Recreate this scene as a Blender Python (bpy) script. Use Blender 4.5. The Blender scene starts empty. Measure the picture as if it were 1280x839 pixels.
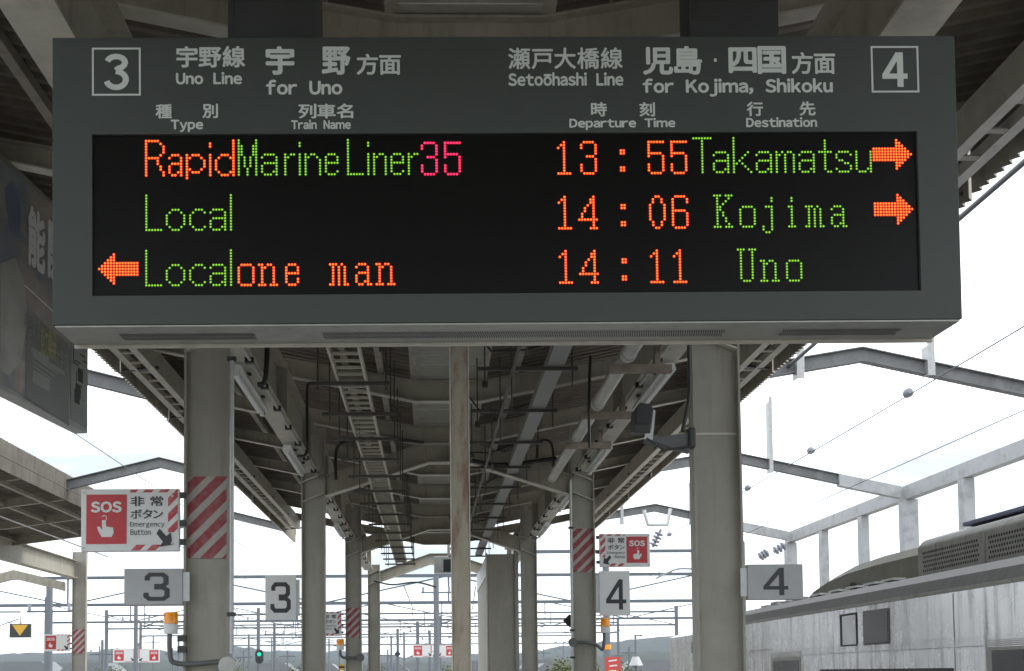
import bpy, math, random
from mathutils import Vector, Matrix
random.seed(7)
C = bpy.context.scene.collection
SC = bpy.context.scene
# ------------------------------------------------------------------ camera, sky, sun, exposure
EYE = 1.6                                   # eye height above the platform (platform top is z = 0)
F = 1400.0; PPX, PPY = 564.64, 770.69       # focal length and principal point in photo pixels (1280 wide)
def cam_axes(yaw, pitch, roll):
    cy, sy, cp, sp = math.cos(yaw), math.sin(yaw), math.cos(pitch), math.sin(pitch)
    fw = Vector((sy*cp, cy*cp, sp)); rt = Vector((cy, -sy, 0)); up = rt.cross(fw)
    cr, sr = math.cos(roll), math.sin(roll)
    return cr*rt + sr*up, -sr*rt + cr*up, fw
RT, UP, FW = cam_axes(0.01871, 0.05074, -0.00831)
cam_d = bpy.data.cameras.new('camera'); cam = bpy.data.objects.new('camera', cam_d); C.objects.link(cam)
cam.matrix_world = Matrix(((RT.x, UP.x, -FW.x, 0), (RT.y, UP.y, -FW.y, 0), (RT.z, UP.z, -FW.z, EYE), (0, 0, 0, 1)))
cam_d.sensor_width = 36; cam_d.sensor_fit = 'HORIZONTAL'; cam_d.lens = F/1280*36
cam_d.shift_x = (640-PPX)/1280; cam_d.shift_y = (PPY-419.5)/1280
cam_d.clip_start = 0.05; cam_d.clip_end = 9000
SC.camera = cam
SUN_EL, SUN_AZ = math.radians(52), math.radians(70)     # azimuth measured from +Y towards +X
w = bpy.data.worlds.new('World'); SC.world = w; w.use_nodes = True
nt = w.node_tree; nt.nodes.clear()
N = nt.nodes.new; L = nt.links.new
out = N('ShaderNodeOutputWorld'); bg = N('ShaderNodeBackground'); sky = N('ShaderNodeTexSky')
sky.sky_type = 'NISHITA'; sky.sun_disc = False; sky.sun_elevation = SUN_EL; sky.sun_rotation = SUN_AZ
sky.air_density = 1.0; sky.dust_density = 2.0
tc = N('ShaderNodeTexCoord'); mp = N('ShaderNodeMapping'); mp.inputs['Scale'].default_value = (1.2, 1.2, 4.0)
nz = N('ShaderNodeTexNoise'); nz.inputs['Scale'].default_value = 2.2; nz.inputs['Detail'].default_value = 6; nz.inputs['Roughness'].default_value = .55
cr = N('ShaderNodeValToRGB'); cr.color_ramp.elements[0].position = .36; cr.color_ramp.elements[1].position = .56
mx = N('ShaderNodeMixRGB'); cl = N('ShaderNodeMixRGB'); cl.inputs['Color1'].default_value = (10.5, 10.9, 11.4, 1); cl.inputs['Color2'].default_value = (3.5, 4.0, 4.45, 1)
nz2 = N('ShaderNodeTexNoise'); nz2.inputs['Scale'].default_value = 3.1; nz2.inputs['Detail'].default_value = 5; nz2.inputs['Distortion'].default_value = .4
cr2 = N('ShaderNodeMapRange'); cr2.inputs['From Min'].default_value = .44; cr2.inputs['From Max'].default_value = .66; cr2.inputs['To Max'].default_value = .95
L(mp.outputs['Vector'], nz2.inputs['Vector']); L(nz2.outputs['Fac'], cr2.inputs['Value']); L(cr2.outputs['Result'], cl.inputs['Fac']); L(cl.outputs['Color'], mx.inputs['Color2'])
cr.color_ramp.elements[0].color = (.55, .55, .55, 1)
bg.inputs['Strength'].default_value = 0.1
L(tc.outputs['Generated'], mp.inputs['Vector']); L(mp.outputs['Vector'], nz.inputs['Vector']); L(nz.outputs['Fac'], cr.inputs['Fac'])
L(cr.outputs['Color'], mx.inputs['Fac']); L(sky.outputs['Color'], mx.inputs['Color1']); L(mx.outputs['Color'], bg.inputs['Color']); L(bg.outputs['Background'], out.inputs['Surface'])
sd = bpy.data.lights.new('sun', 'SUN'); sd.energy = 0.9; sd.angle = math.radians(14); sd.color = (1, .96, .9)
sun = bpy.data.objects.new('sun', sd); C.objects.link(sun)
sdir = Vector((math.sin(SUN_AZ)*math.cos(SUN_EL), math.cos(SUN_AZ)*math.cos(SUN_EL), math.sin(SUN_EL)))
sun.rotation_euler = sdir.to_track_quat('Z', 'Y').to_euler()
SC.view_settings.view_transform = 'Standard'; SC.view_settings.look = 'None'; SC.view_settings.gamma = 1
SC.view_settings.exposure = 1.25
SC.cycles.max_bounces = 8; SC.cycles.diffuse_bounces = 5

# ------------------------------------------------------------------ measuring helpers: photo pixel -> point on a world plane
E0 = Vector((0, 0, EYE))
def ray(px, py): return (FW + RT*((px-PPX)/F) - UP*((py-PPY)/F))
def at(px, py, Y): d = ray(px, py); return E0 + d*(Y/d.y)
def atX(px, py, X): d = ray(px, py); return E0 + d*(X/d.x)
def onplane(px, py, O, n): d = ray(px, py); return E0 + d*((O-E0).dot(n)/d.dot(n))
def H(h): return EYE + h

# ------------------------------------------------------------------ mesh helpers
def wloc(o):
    v = Vector((0, 0, 0))
    while o is not None: v = v + Vector(o.location); o = o.parent
    return v
def put(o, label=None, cat=None, group=None, kind=None):
    if label: o['label'] = label
    if cat: o['category'] = cat
    if group: o['group'] = group
    if kind: o['kind'] = kind
    return o
def thing(name, label, cat, loc=(0, 0, 0), group=None, rot=None):
    o = bpy.data.objects.new(name, None); C.objects.link(o); o.location = loc; o.empty_display_size = .1
    if rot: o.rotation_euler = rot
    return put(o, label, cat, group)
class MB:
    def __init__(s): s.v = []; s.f = []; s.sm = []
    def add(s, vs, fs, smooth=False):
        n = len(s.v); s.v += [tuple(v) for v in vs]; s.f += [tuple(i+n for i in f) for f in fs]; s.sm += [smooth]*len(fs); return s
    def box(s, x0, x1, y0, y1, z0, z1):
        return s.add([(x0,y0,z0),(x1,y0,z0),(x1,y1,z0),(x0,y1,z0),(x0,y0,z1),(x1,y0,z1),(x1,y1,z1),(x0,y1,z1)],
                     [(0,3,2,1),(4,5,6,7),(0,1,5,4),(1,2,6,5),(2,3,7,6),(3,0,4,7)])
    def bar(s, p0, p1, wd, ht, up=(0, 0, 1)):
        p0, p1 = Vector(p0), Vector(p1); d = (p1-p0).normalized(); up = Vector(up)
        sd_ = d.cross(up)
        if sd_.length < 1e-4: sd_ = d.cross(Vector((0, 1, 0)))
        sd_.normalize(); u = sd_.cross(d)
        a, b = sd_*wd/2, u*ht/2
        vs = [p0-a-b, p0+a-b, p0+a+b, p0-a+b, p1-a-b, p1+a-b, p1+a+b, p1-a+b]
        return s.add(vs, [(0,1,2,3),(7,6,5,4),(0,4,5,1),(1,5,6,2),(2,6,7,3),(3,7,4,0)])
    def tube(s, pts, r, n=8, cap=True):
        pts = [Vector(p) for p in pts]; rings = []
        rs = r if isinstance(r, (list, tuple)) else [r]*len(pts)
        prev = None
        for i, p in enumerate(pts):
            d = (pts[min(i+1, len(pts)-1)] - pts[max(i-1, 0)]).normalized()
            if prev is None:
                a = d.cross(Vector((0, 0, 1)) if abs(d.z) < .9 else Vector((0, 1, 0))).normalized()
            else:
                a = (prev - d*prev.dot(d)).normalized()
            prev = a; b = d.cross(a)
            rings.append([p + (a*math.cos(t*2*math.pi/n) + b*math.sin(t*2*math.pi/n))*rs[i] for t in range(n)])
        vs = [v for rg in rings for v in rg]; fs = []
        for i in range(len(pts)-1):
            for t in range(n):
                fs.append((i*n+t, i*n+(t+1) % n, (i+1)*n+(t+1) % n, (i+1)*n+t))
        s.add(vs, fs, True)
        if cap: s.add(rings[0], [tuple(range(n))[::-1]]); s.add(rings[-1], [tuple(range(n))])
        return s
    def strip(s, pts, a, b, y0, y1):          # prism along an X-Z polyline: z offsets a..b, y0..y1, vertical mitres
        n = len(pts); vs = []
        aa = a if isinstance(a, (list, tuple)) else [a]*n; bb = b if isinstance(b, (list, tuple)) else [b]*n
        for i, (x, z) in enumerate(pts): vs += [(x,y0,z+aa[i]),(x,y1,z+aa[i]),(x,y1,z+bb[i]),(x,y0,z+bb[i])]
        fs = [(0,1,2,3), (4*n-1,4*n-2,4*n-3,4*n-4)]
        for i in range(n-1):
            for t in range(4): fs.append((4*i+t, 4*i+4+t, 4*i+4+(t+1) % 4, 4*i+(t+1) % 4))
        return s.add(vs, fs)
    def poly(s, pts2, fn, t0, t1):            # extruded polygon; fn(u, v, t) -> xyz
        n = len(pts2)
        vs = [fn(u, v, t0) for u, v in pts2] + [fn(u, v, t1) for u, v in pts2]
        return s.add(vs, [tuple(range(n))[::-1], tuple(range(n, 2*n))] + [(i, (i+1) % n, n+(i+1) % n, n+i) for i in range(n)])
    def xf(s, M): s.v = [tuple(M @ Vector(v)) for v in s.v]; return s
    def build(s, name, m, parent=None, local=False, label=None, kind=None, bevel=0):
        off = Vector((0, 0, 0)) if (local or parent is None) else wloc(parent)
        me = bpy.data.meshes.new(name)
        me.from_pydata([(v[0]-off.x, v[1]-off.y, v[2]-off.z) for v in s.v], [], s.f)
        me.polygons.foreach_set('use_smooth', s.sm); me.materials.append(m); me.update()
        o = bpy.data.objects.new(name, me); C.objects.link(o); o.parent = parent
        if bevel:
            b = o.modifiers.new('bevel', 'BEVEL'); b.width = bevel; b.segments = 2; b.limit_method = 'ANGLE'
        if label: o['label'] = label
        if kind: o['kind'] = kind
        return o
def hbeam_y(mb, x, y0, y1, zb, d, wd, tf=.014, tw=.01):
    mb.box(x-wd/2, x+wd/2, y0, y1, zb, zb+tf); mb.box(x-wd/2, x+wd/2, y0, y1, zb+d-tf, zb+d)
    mb.box(x-tw/2, x+tw/2, y0, y1, zb+tf, zb+d-tf); return mb
def copy_tree(o, parent=None):
    c = o.copy(); C.objects.link(c); c.parent = parent
    for ch in list(o.children): copy_tree(ch, c)
    return c
def dup(o, loc, label, group=None):
    c = copy_tree(o); c.location = loc; c['label'] = label
    if group: c['group'] = group
    return c
def piece(src, parent, loc):                  # a further piece sharing the mesh of src
    c = src.copy(); C.objects.link(c); c.parent = parent; c.location = loc; return c

# ------------------------------------------------------------------ materials
def mat(name, col, rough=.6, metal=0, var=.12, scale=6, dirt=0, dirtcol=(.05, .045, .035), rust=0, bump=.05, streak=False, stretch=(1, 1, 1), dlo=.5, rlo=.55, stain=0, emis=None, es=0, spec=.5):
    m = bpy.data.materials.new(name); m.use_nodes = True; t = m.node_tree; b = t.nodes['Principled BSDF']
    b.inputs['Roughness'].default_value = rough; b.inputs['Metallic'].default_value = metal
    b.inputs['Specular IOR Level'].default_value = spec
    if emis:
        b.inputs['Base Color'].default_value = (*col, 1)
        b.inputs['Emission Color'].default_value = (*emis, 1); b.inputs['Emission Strength'].default_value = es; return m
    n = t.nodes.new; l = t.links.new
    co = n('ShaderNodeTexCoord'); mpn = n('ShaderNodeMapping'); mpn.inputs['Scale'].default_value = stretch
    l(co.outputs['Object'], mpn.inputs['Vector'])
    nz = n('ShaderNodeTexNoise'); nz.inputs['Scale'].default_value = scale; nz.inputs['Detail'].default_value = 7; nz.inputs['Roughness'].default_value = .65
    l(mpn.outputs['Vector'], nz.inputs['Vector'])
    rp = n('ShaderNodeValToRGB'); rp.color_ramp.elements[0].position = .3; rp.color_ramp.elements[1].position = .7
    rp.color_ramp.elements[0].color = (*[c*(1-var) for c in col], 1); rp.color_ramp.elements[1].color = (*[min(1, c*(1+var)) for c in col], 1)
    l(nz.outputs['Fac'], rp.inputs['Fac']); cur = rp.outputs['Color']
    def layer(cur, amount, colr, sc, st, lo, hi):
        m2 = n('ShaderNodeMapping'); m2.inputs['Scale'].default_value = st; l(co.outputs['Object'], m2.inputs['Vector'])
        z2 = n('ShaderNodeTexNoise'); z2.inputs['Scale'].default_value = sc; z2.inputs['Detail'].default_value = 8; z2.inputs['Roughness'].default_value = .7
        l(m2.outputs['Vector'], z2.inputs['Vector'])
        r2 = n('ShaderNodeMapRange'); r2.inputs['From Min'].default_value = lo; r2.inputs['From Max'].default_value = hi; r2.inputs['To Max'].default_value = amount
        l(z2.outputs['Fac'], r2.inputs['Value'])
        mx = n('ShaderNodeMixRGB'); mx.inputs['Color2'].default_value = (*colr, 1); l(r2.outputs['Result'], mx.inputs['Fac']); l(cur, mx.inputs['Color1'])
        return mx.outputs['Color']
    if dirt: cur = layer(cur, dirt, dirtcol, 3.1, (4, 4, .5) if streak else (1, 1, 1), dlo, dlo+.2)
    if stain: cur = layer(cur, stain, (.10, .098, .09), 2.2, (1, 5.5, .28), .50, .66)
    if rust: cur = layer(cur, rust, (.16, .06, .025), 5.3, (2.5, 2.5, .6) if streak else (1, 1, 1), rlo, rlo+.13)
    l(cur, b.inputs['Base Color'])
    if bump:
        bp = n('ShaderNodeBump'); bp.inputs['Strength'].default_value = bump; bp.inputs['Distance'].default_value = .02
        l(nz.outputs['Fac'], bp.inputs['Height']); l(bp.outputs['Normal'], b.inputs['Normal'])
    rr = n('ShaderNodeMapRange'); rr.inputs['To Min'].default_value = max(.05, rough-.12); rr.inputs['To Max'].default_value = min(1, rough+.12)
    l(nz.outputs['Fac'], rr.inputs['Value']); l(rr.outputs['Result'], b.inputs['Roughness'])
    return m
def stripes(name, c1, c2, period, sx=1, wear=.5):
    m = mat(name, c2, .5, scale=20); t = m.node_tree; n = t.nodes.new; l = t.links.new; b = t.nodes['Principled BSDF']
    src = b.inputs['Base Color'].links[0].from_socket
    co = n('ShaderNodeTexCoord'); sp = n('ShaderNodeSeparateXYZ'); l(co.outputs['Object'], sp.inputs[0])
    mu = n('ShaderNodeMath'); mu.operation = 'MULTIPLY'; mu.inputs[1].default_value = sx; l(sp.outputs['X'], mu.inputs[0])
    su = n('ShaderNodeMath'); su.operation = 'SUBTRACT'; l(sp.outputs['Z'], su.inputs[0]); l(mu.outputs[0], su.inputs[1])
    dv = n('ShaderNodeMath'); dv.operation = 'DIVIDE'; dv.inputs[1].default_value = period; l(su.outputs[0], dv.inputs[0])
    fr = n('ShaderNodeMath'); fr.operation = 'FRACT'; l(dv.outputs[0], fr.inputs[0])
    gt = n('ShaderNodeMath'); gt.operation = 'GREATER_THAN'; gt.inputs[1].default_value = .42; l(fr.outputs[0], gt.inputs[0])
    nz = n('ShaderNodeTexNoise'); nz.inputs['Scale'].default_value = 28; nz.inputs['Detail'].default_value = 8; l(co.outputs['Object'], nz.inputs['Vector'])
    r2 = n('ShaderNodeMapRange'); r2.inputs['From Min'].default_value = .35; r2.inputs['From Max'].default_value = .75; r2.inputs['To Min'].default_value = 1; r2.inputs['To Max'].default_value = 1-wear
    l(nz.outputs['Fac'], r2.inputs['Value'])
    m3 = n('ShaderNodeMath'); m3.operation = 'MULTIPLY'; l(gt.outputs[0], m3.inputs[0]); l(r2.outputs['Result'], m3.inputs[1])
    mx = n('ShaderNodeMixRGB'); mx.inputs['Color2'].default_value = (*c1, 1); l(m3.outputs[0], mx.inputs['Fac']); l(src, mx.inputs['Color1']); l(mx.outputs['Color'], b.inputs['Base Color'])
    return m
M = {}
M['bezel'] = mat('bezel_paint', (.044, .053, .0475), .55, var=.06, scale=9, bump=.01, dirt=.25, dirtcol=(.035, .036, .033))
M['bezel_under'] = mat('board_underside', (.34, .34, .31), .38, metal=.35, var=.2, scale=3, dirt=.5, dirtcol=(.12, .11, .09), bump=.02)
M['print'] = mat('grey_print', (.56, .60, .565), .6, var=.05, scale=20, bump=0)
M['dark'] = mat('dark_metal', (.035, .036, .034), .5, var=.2)
M['rod'] = mat('hanger_rod_paint', (.075, .072, .062), .6, var=.3, rust=.3)
M['hanger'] = mat('hanger_paint', (.035, .038, .037), .5, var=.1)
M['steel'] = mat('painted_steel', (.36, .34, .275), .6, var=.13, scale=5, dirt=.35, streak=True, rust=.12, bump=.04)
M['column'] = mat('column_paint', (.30, .287, .243), .55, var=.12, scale=3, dirt=.4, streak=True, dirtcol=(.17, .15, .115), rust=.45, rlo=.63, bump=.04)
M['flange'] = mat('light_flange_paint', (.52, .50, .43), .55, var=.12, scale=6, dirt=.3, bump=.03)
M['roof'] = mat('roof_sheet_underside', (.165, .145, .115), .7, var=.25, scale=4, rust=.4, dirt=.4, bump=.05)
M['board'] = mat('ceiling_board', (.34, .33, .29), .7, var=.15, scale=5, dirt=.35, bump=.03)
M['purlin'] = mat('purlin_paint', (.37, .345, .28), .6, var=.2, dirt=.4, rust=.25)
M['rustpost'] = mat('rusty_post_paint', (.36, .32, .25), .6, var=.1, scale=5, dirt=.3, streak=True, rust=.65, rlo=.5, bump=.06)
M['fasciadark'] = mat('weathered_fascia', (.17, .155, .13), .8, var=.25, scale=3, dirt=.5, streak=True, rust=.35)
M['galv'] = mat('galvanised_steel', (.42, .43, .42), .42, metal=.4, var=.15, scale=14, bump=.02)
M['ladder'] = mat('cable_ladder_paint', (.55, .53, .44), .5, metal=.2, var=.1, scale=9)
M['brown'] = mat('brown_rusty_steel', (.24, .20, .16), .75, var=.3, scale=9, rust=.3)
M['pipe'] = mat('grey_pipe', (.45, .45, .42), .45, var=.12, scale=5, dirt=.45, bump=.02)
M['darkpipe'] = mat('dark_conduit', (.10, .105, .105), .45, var=.15)
M['duct'] = mat('grey_duct', (.235, .24, .235), .5, var=.06, scale=5)
M['white'] = mat('white_enamel', (.62, .63, .62), .4, var=.05, scale=8, dirt=.2, dirtcol=(.3, .28, .22), bump=.01)
M['billwhite'] = mat('poster_white', (.9, .9, .9), .5, bump=0, var=.02)
M['framewhite'] = mat('faded_white_frame', (.40, .41, .415), .5, var=.1, scale=3, dirt=.4, bump=.02)
M['signwhite'] = mat('sign_white', (.64, .65, .63), .45, var=.04, scale=8, dirt=.12, dirtcol=(.4, .38, .34), bump=.01)
M['frost'] = mat('frosted_sign_face', (.33, .34, .335), .35, var=.12, scale=4, bump=.01)
M['signred'] = mat('sign_red', (.46, .028, .035), .45, var=.06, scale=8, bump=.01)
M['signblack'] = mat('sign_black', (.02, .022, .025), .45, var=.1, bump=0)
M['orange'] = mat('orange_lens', (.9, .32, .02), .25, var=.08, scale=20, bump=0)
M['yellow'] = mat('yellow_paint', (.72, .42, .05), .5, var=.08)
M['redpaint'] = mat('red_paint', (.5, .06, .05), .5, var=.08)
M['hazard'] = stripes('hazard_stripes', (  .25, .018, .03), (.36, .335, .3), .135, 1.0, .3)
M['hazard_far'] = stripes('hazard_stripes_far', (.25, .025, .035), (.4, .38, .35), .16, 1.0, .3)
M['hazard_sign'] = stripes('hazard_sign_stripes', (.42, .03, .04), (.64, .65, .63), .095, 1.0, .2)
M['led_o'] = mat('led_orange', (0, 0, 0), emis=(1, .16, .022), es=1.05)
M['led_r'] = mat('led_red_halo', (0, 0, 0), emis=(1, .028, .004), es=.62)  # glow spreading from the dots, painted as dim emissive rings
M['led_p'] = mat('led_crimson', (0, 0, 0), emis=(1, .035, .12), es=1.0)
M['led_pr'] = mat('led_crimson_halo', (0, 0, 0), emis=(.9, .004, .07), es=.5)
M['led_g'] = mat('led_green', (0, 0, 0), emis=(.30, .68, .04), es=.5)
M['led_gr'] = mat('led_green_halo', (0, 0, 0), emis=(.05, .26, .002), es=.22)
M['silver'] = mat('stainless_train_side', (.68, .69, .70), .26, metal=.5, var=.10, scale=5, dirt=1, dlo=.55, stain=.7, dirtcol=(.13, .13, .12), streak=True, bump=.02)
M['trainroof'] = mat('train_roof_grey', (.19, .19, .185), .6, var=.15, scale=5, dirt=.45, dirtcol=(.14, .13, .11), bump=.03, stretch=(1, 3, 1))
M['olive'] = mat('roof_hood_olive', (.175, .17, .135), .6, var=.15, scale=4, dirt=.4, bump=.03)
M['acgrey'] = mat('roof_unit_grey', (.30, .30, .275), .5, var=.15, scale=5, dirt=.6, dirtcol=(.13, .11, .08), streak=True)
M['bluegrey'] = mat('blue_grey_trim', (.2, .22, .34), .5)
M['glass'] = mat('window_glass', (.03, .033, .033), .3, var=.2, bump=0, spec=.3)
M['winpane'] = mat('grey_window_pane', (.075, .08, .08), .3, var=.12, scale=2, bump=0, spec=.3)
M['glass_light'] = mat('painted_window_reflection', (.6, .62, .63), .25, var=.15, scale=4, bump=0)  # bright window reflection painted into the pane colour
M['rubber'] = mat('black_rubber', (.02, .02, .02), .6)
M['asphalt'] = mat('platform_asphalt', (.28, .28, .265), .85, var=.15, scale=12, bump=.1)
M['concrete'] = mat('concrete', (.36, .35, .33), .85, var=.12, scale=4, dirt=.3, bump=.08)
M['ballast'] = mat('ballast', (.19, .165, .14), .95, var=.4, scale=25, bump=.6)
M['rail'] = mat('rail_steel', (.3, .22, .17), .4, metal=.6)
M['ground'] = mat('ground', (.16, .17, .12), .95, var=.3, scale=.05, bump=.1)
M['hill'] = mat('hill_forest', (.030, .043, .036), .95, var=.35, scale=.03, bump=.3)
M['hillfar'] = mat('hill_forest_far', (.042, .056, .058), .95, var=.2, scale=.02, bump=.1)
M['tile'] = mat('roof_tile', (.16, .17, .18), .6, var=.15)
M['wall'] = mat('house_wall', (.6, .58, .53), .8, var=.06)
M['leaf'] = mat('leaves', (.10, .12, .045), .8, var=.4, scale=1.5)
M['bark'] = mat('bark', (.12, .09, .06), .9)
M['cement_pole'] = mat('concrete_pole', (.15, .165, .18), .8, var=.08, scale=2)
M['gantry'] = mat('hazy_gantry_steel', (.105, .125, .145), .6, var=.1)  # bluish cast of the yard haze put into the steel colour
M['portal'] = mat('portal_beam_paint', (.17, .175, .175), .55, var=.3, scale=3, dirt=.5, rust=.1)
M['olivetext'] = mat('olive_print', (.42, .42, .22), .5, bump=0)
M['wire'] = mat('wire', (.10, .10, .11), .5)
M['porc'] = mat('porcelain', (.28, .30, .34), .3)
M['green'] = mat('signal_green', (0, 0, 0), emis=(.0, .75, .45), es=.6)
M['peel'] = mat('peeling_paint', (.58, .56, .5), .7, var=.2, scale=9, dirt=.85, dirtcol=(.12, .1, .07), rust=.3)

# LED face: near-black panel with the faint grid of unlit diodes
def led_face():
    m = bpy.data.materials.new('led_panel_face'); m.use_nodes = True; t = m.node_tree; n = t.nodes.new; l = t.links.new; b = t.nodes['Principled BSDF']
    co = n('ShaderNodeTexCoord'); vo = n('ShaderNodeTexVoronoi'); vo.inputs['Scale'].default_value = 1/.0096; vo.inputs['Randomness'].default_value = 0
    l(co.outputs['Object'], vo.inputs['Vector'])
    rp = n('ShaderNodeValToRGB'); rp.color_ramp.elements[0].position = .3; rp.color_ramp.elements[1].position = .42
    rp.color_ramp.elements[0].color = (.011, .010, .0092, 1); rp.color_ramp.elements[1].color = (.0055, .0052, .0048, 1)
    l(vo.outputs['Distance'], rp.inputs['Fac']); l(rp.outputs['Color'], b.inputs['Base Color']); b.inputs['Roughness'].default_value = .32; b.inputs['Specular IOR Level'].default_value = .14
    return m
M['ledface'] = led_face()
M['joint'] = mat('led_module_joint', (.004, .004, .0038), .7, bump=0, spec=.05)
def poster():
    m = bpy.data.materials.new('poster_print_and_glare'); m.use_nodes = True; t = m.node_tree; n = t.nodes.new; l = t.links.new; b = t.nodes['Principled BSDF']
    co = n('ShaderNodeTexCoord'); nz = n('ShaderNodeTexNoise'); nz.inputs['Scale'].default_value = 2.3; nz.inputs['Detail'].default_value = 3; nz.inputs['Distortion'].default_value = 1.2
    l(co.outputs['Object'], nz.inputs['Vector'])
    rp = n('ShaderNodeValToRGB'); e = rp.color_ramp.elements
    e[0].position = .3; e[0].color = (.25, .30, .36, 1); e[1].position = .75; e[1].color = (.62, .57, .5, 1)  # print colours, lightened and greyed to imitate reflection on the poster face
    a = e.new(.45); a.color = (.30, .31, .33, 1); a = e.new(.58); a.color = (.44, .40, .37, 1)
    l(nz.outputs['Fac'], rp.inputs['Fac']); l(rp.outputs['Color'], b.inputs['Base Color']); b.inputs['Roughness'].default_value = .22
    return m
M['poster'] = poster()

# ------------------------------------------------------------------ lettering
_gc = {}
def glyph(ch, res=3):
    """outline of one character as flat faces in em units; western letters use their full-width forms (a plain grotesque)"""
    if ch in _gc: return _gc[ch]
    c2 = chr(ord(ch)+0xFEE0) if 0x21 <= ord(ch) <= 0x7e else ch
    cu = bpy.data.curves.new('lettering', 'FONT'); cu.body = c2; cu.size = 1; cu.resolution_u = res; cu.fill_mode = 'FRONT'
    o = bpy.data.objects.new('lettering', cu); C.objects.link(o); bpy.context.view_layer.update()
    me = bpy.data.meshes.new_from_object(o.evaluated_get(bpy.context.evaluated_depsgraph_get()))
    vs = [(v.co.x, v.co.y) for v in me.vertices]; fs = [tuple(p.vertices) for p in me.polygons]
    bpy.data.objects.remove(o); bpy.data.curves.remove(cu); bpy.data.meshes.remove(me)
    _gc[ch] = (vs, fs); return _gc[ch]
def stroke_path(pts, wd):
    """thick polyline with square ends and mitred corners as flat quads"""
    P = [Vector((x, y)) for x, y in pts]; lft, rgt = [], []
    for i, p in enumerate(P):
        d0 = (P[i]-P[i-1]).normalized() if i else None; d1 = (P[i+1]-P[i]).normalized() if i < len(P)-1 else None
        d0 = d0 or d1; d1 = d1 or d0; n0 = Vector((-d0.y, d0.x)); n1 = Vector((-d1.y, d1.x)); n = (n0+n1).normalized(); k = wd/2/max(.4, n.dot(n0))
        lft.append(p+n*k); rgt.append(p-n*k)
    m = len(P); return [tuple(v) for v in lft+rgt], [(i, i+1, m+i+1, m+i)[::-1] for i in range(m-1)]
def arc(cx, cy, rx, ry, a0, a1, n=10): return [(cx+rx*math.cos(math.radians(a0+(a1-a0)*i/n)), cy+ry*math.sin(math.radians(a0+(a1-a0)*i/n))) for i in range(n+1)]
def digit(kind):
    if kind == '3round':
        a = stroke_path(arc(.31, .76, .225, .165, 168, -75) + [(.30, .55)], .15); b = stroke_path([(.30, .52)] + arc(.31, .30, .245, .215, 78, -168, 14), .15)
        return [a, b]
    if kind == '3square':
        a = stroke_path([(.06, .72), (.06, .84), (.14, .93), (.48, .93), (.57, .84), (.57, .62), (.48, .53), (.25, .53)], .14)
        b = stroke_path([(.25, .47), (.50, .47), (.60, .38), (.60, .16), (.50, .07), (.12, .07), (.03, .16), (.03, .29)], .14); return [a, b]
    if kind == '4bold': return [([(.38,1),(.55,1),(.55,.39),(.66,.39),(.66,.23),(.55,.23),(.55,0),(.38,0),(.38,.23),(0,.23),(0,.40),(.15,.39),(.38,.72)], [(0,12,11,10,9,8,7),(0,7,1)][:0] + [(1,0,12,2),(2,12,8,5),(5,8,7,6),(3,2,5,4),(8,12,11,11)][:0])]
    return []
def shapes(s, kind=None):
    """list of (verts, faces) laid out left to right, in em units"""
    if kind and kind.startswith('3'): return digit(kind)
    if kind == '4bold': return [stroke_path([(.47, 0), (.47, 1)], .16), stroke_path([(0, .31), (.66, .31)], .15), stroke_path([(.43, .97), (.07, .34)], .15)]
    if kind == '4thin': return [stroke_path([(.50, 0), (.50, 1)], .135), stroke_path([(0, .27), (.68, .27)], .13), stroke_path([(.48, .95), (.05, .29)], .13)]
    out_ = []; x = 0
    for ch in s:
        if ch == ' ': x += .34; continue
        mac = ch == 'ō'; vs, fs = glyph('o' if mac else ch)
        if not vs: continue
        xa = min(v[0] for v in vs); xb = max(v[0] for v in vs)
        if ord(ch) < 0x250: sh = x - xa; x += xb-xa+.105
        else: sh = x - xa; x += max(xb-xa, .8)+.09
        out_.append(([(v[0]+sh, v[1]) for v in vs], fs))
        if mac: out_.append(([(xa+sh+.03, .62), (xb+sh-.03, .62), (xb+sh-.03, .69), (xa+sh+.03, .69)], [(0, 1, 2, 3)]))
    return out_
def lettering(s, u0, u1, v0, v1, fn, m, parent, bold=0.02, label=None, name='lettering', kind=None, split=None):
    """text fitted to the rectangle u0..u1, v0..v1; fn(u, v) -> local xyz"""
    sh = shapes(s, kind); A_ = [v for vs, f in sh for v in vs]
    bx = bold
    x0 = min(v[0] for v in A_)-bx; x1 = max(v[0] for v in A_)+bx; y0 = min(v[1] for v in A_)-bold; y1 = max(v[1] for v in A_)+bold
    offs = [(0, 0)] if bold <= 0 or kind else [(0, 0)]+[(bold*math.cos(t*math.pi/4), bold*math.sin(t*math.pi/4)) for t in range(8)]
    if kind: x0 += bx; x1 -= bx; y0 += bold; y1 -= bold
    split = (any(ord(c) > 0x2000 for c in s) and len(s) > 1) if split is None else split
    res = None; mb = MB()
    for q, (vs, fs) in enumerate(sh):
        for k_, (dx, dy) in enumerate(offs):
            P = [fn(u0+(x+dx-x0)/(x1-x0)*(u1-u0), v0+(y+dy-y0)/(y1-y0)*(v1-v0)) for x, y in vs]
            mb.add([(p[0], p[1]-k_*4e-5-(2e-5*q if kind else 0), p[2]) for p in P], fs)
        if split: res = mb.build('character', m, parent, local=True, label=None); mb = MB()
    if split: return res
    return mb.build(name, m, parent, local=True, label=label, kind='stuff' if len(s) > 1 else None)

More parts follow.
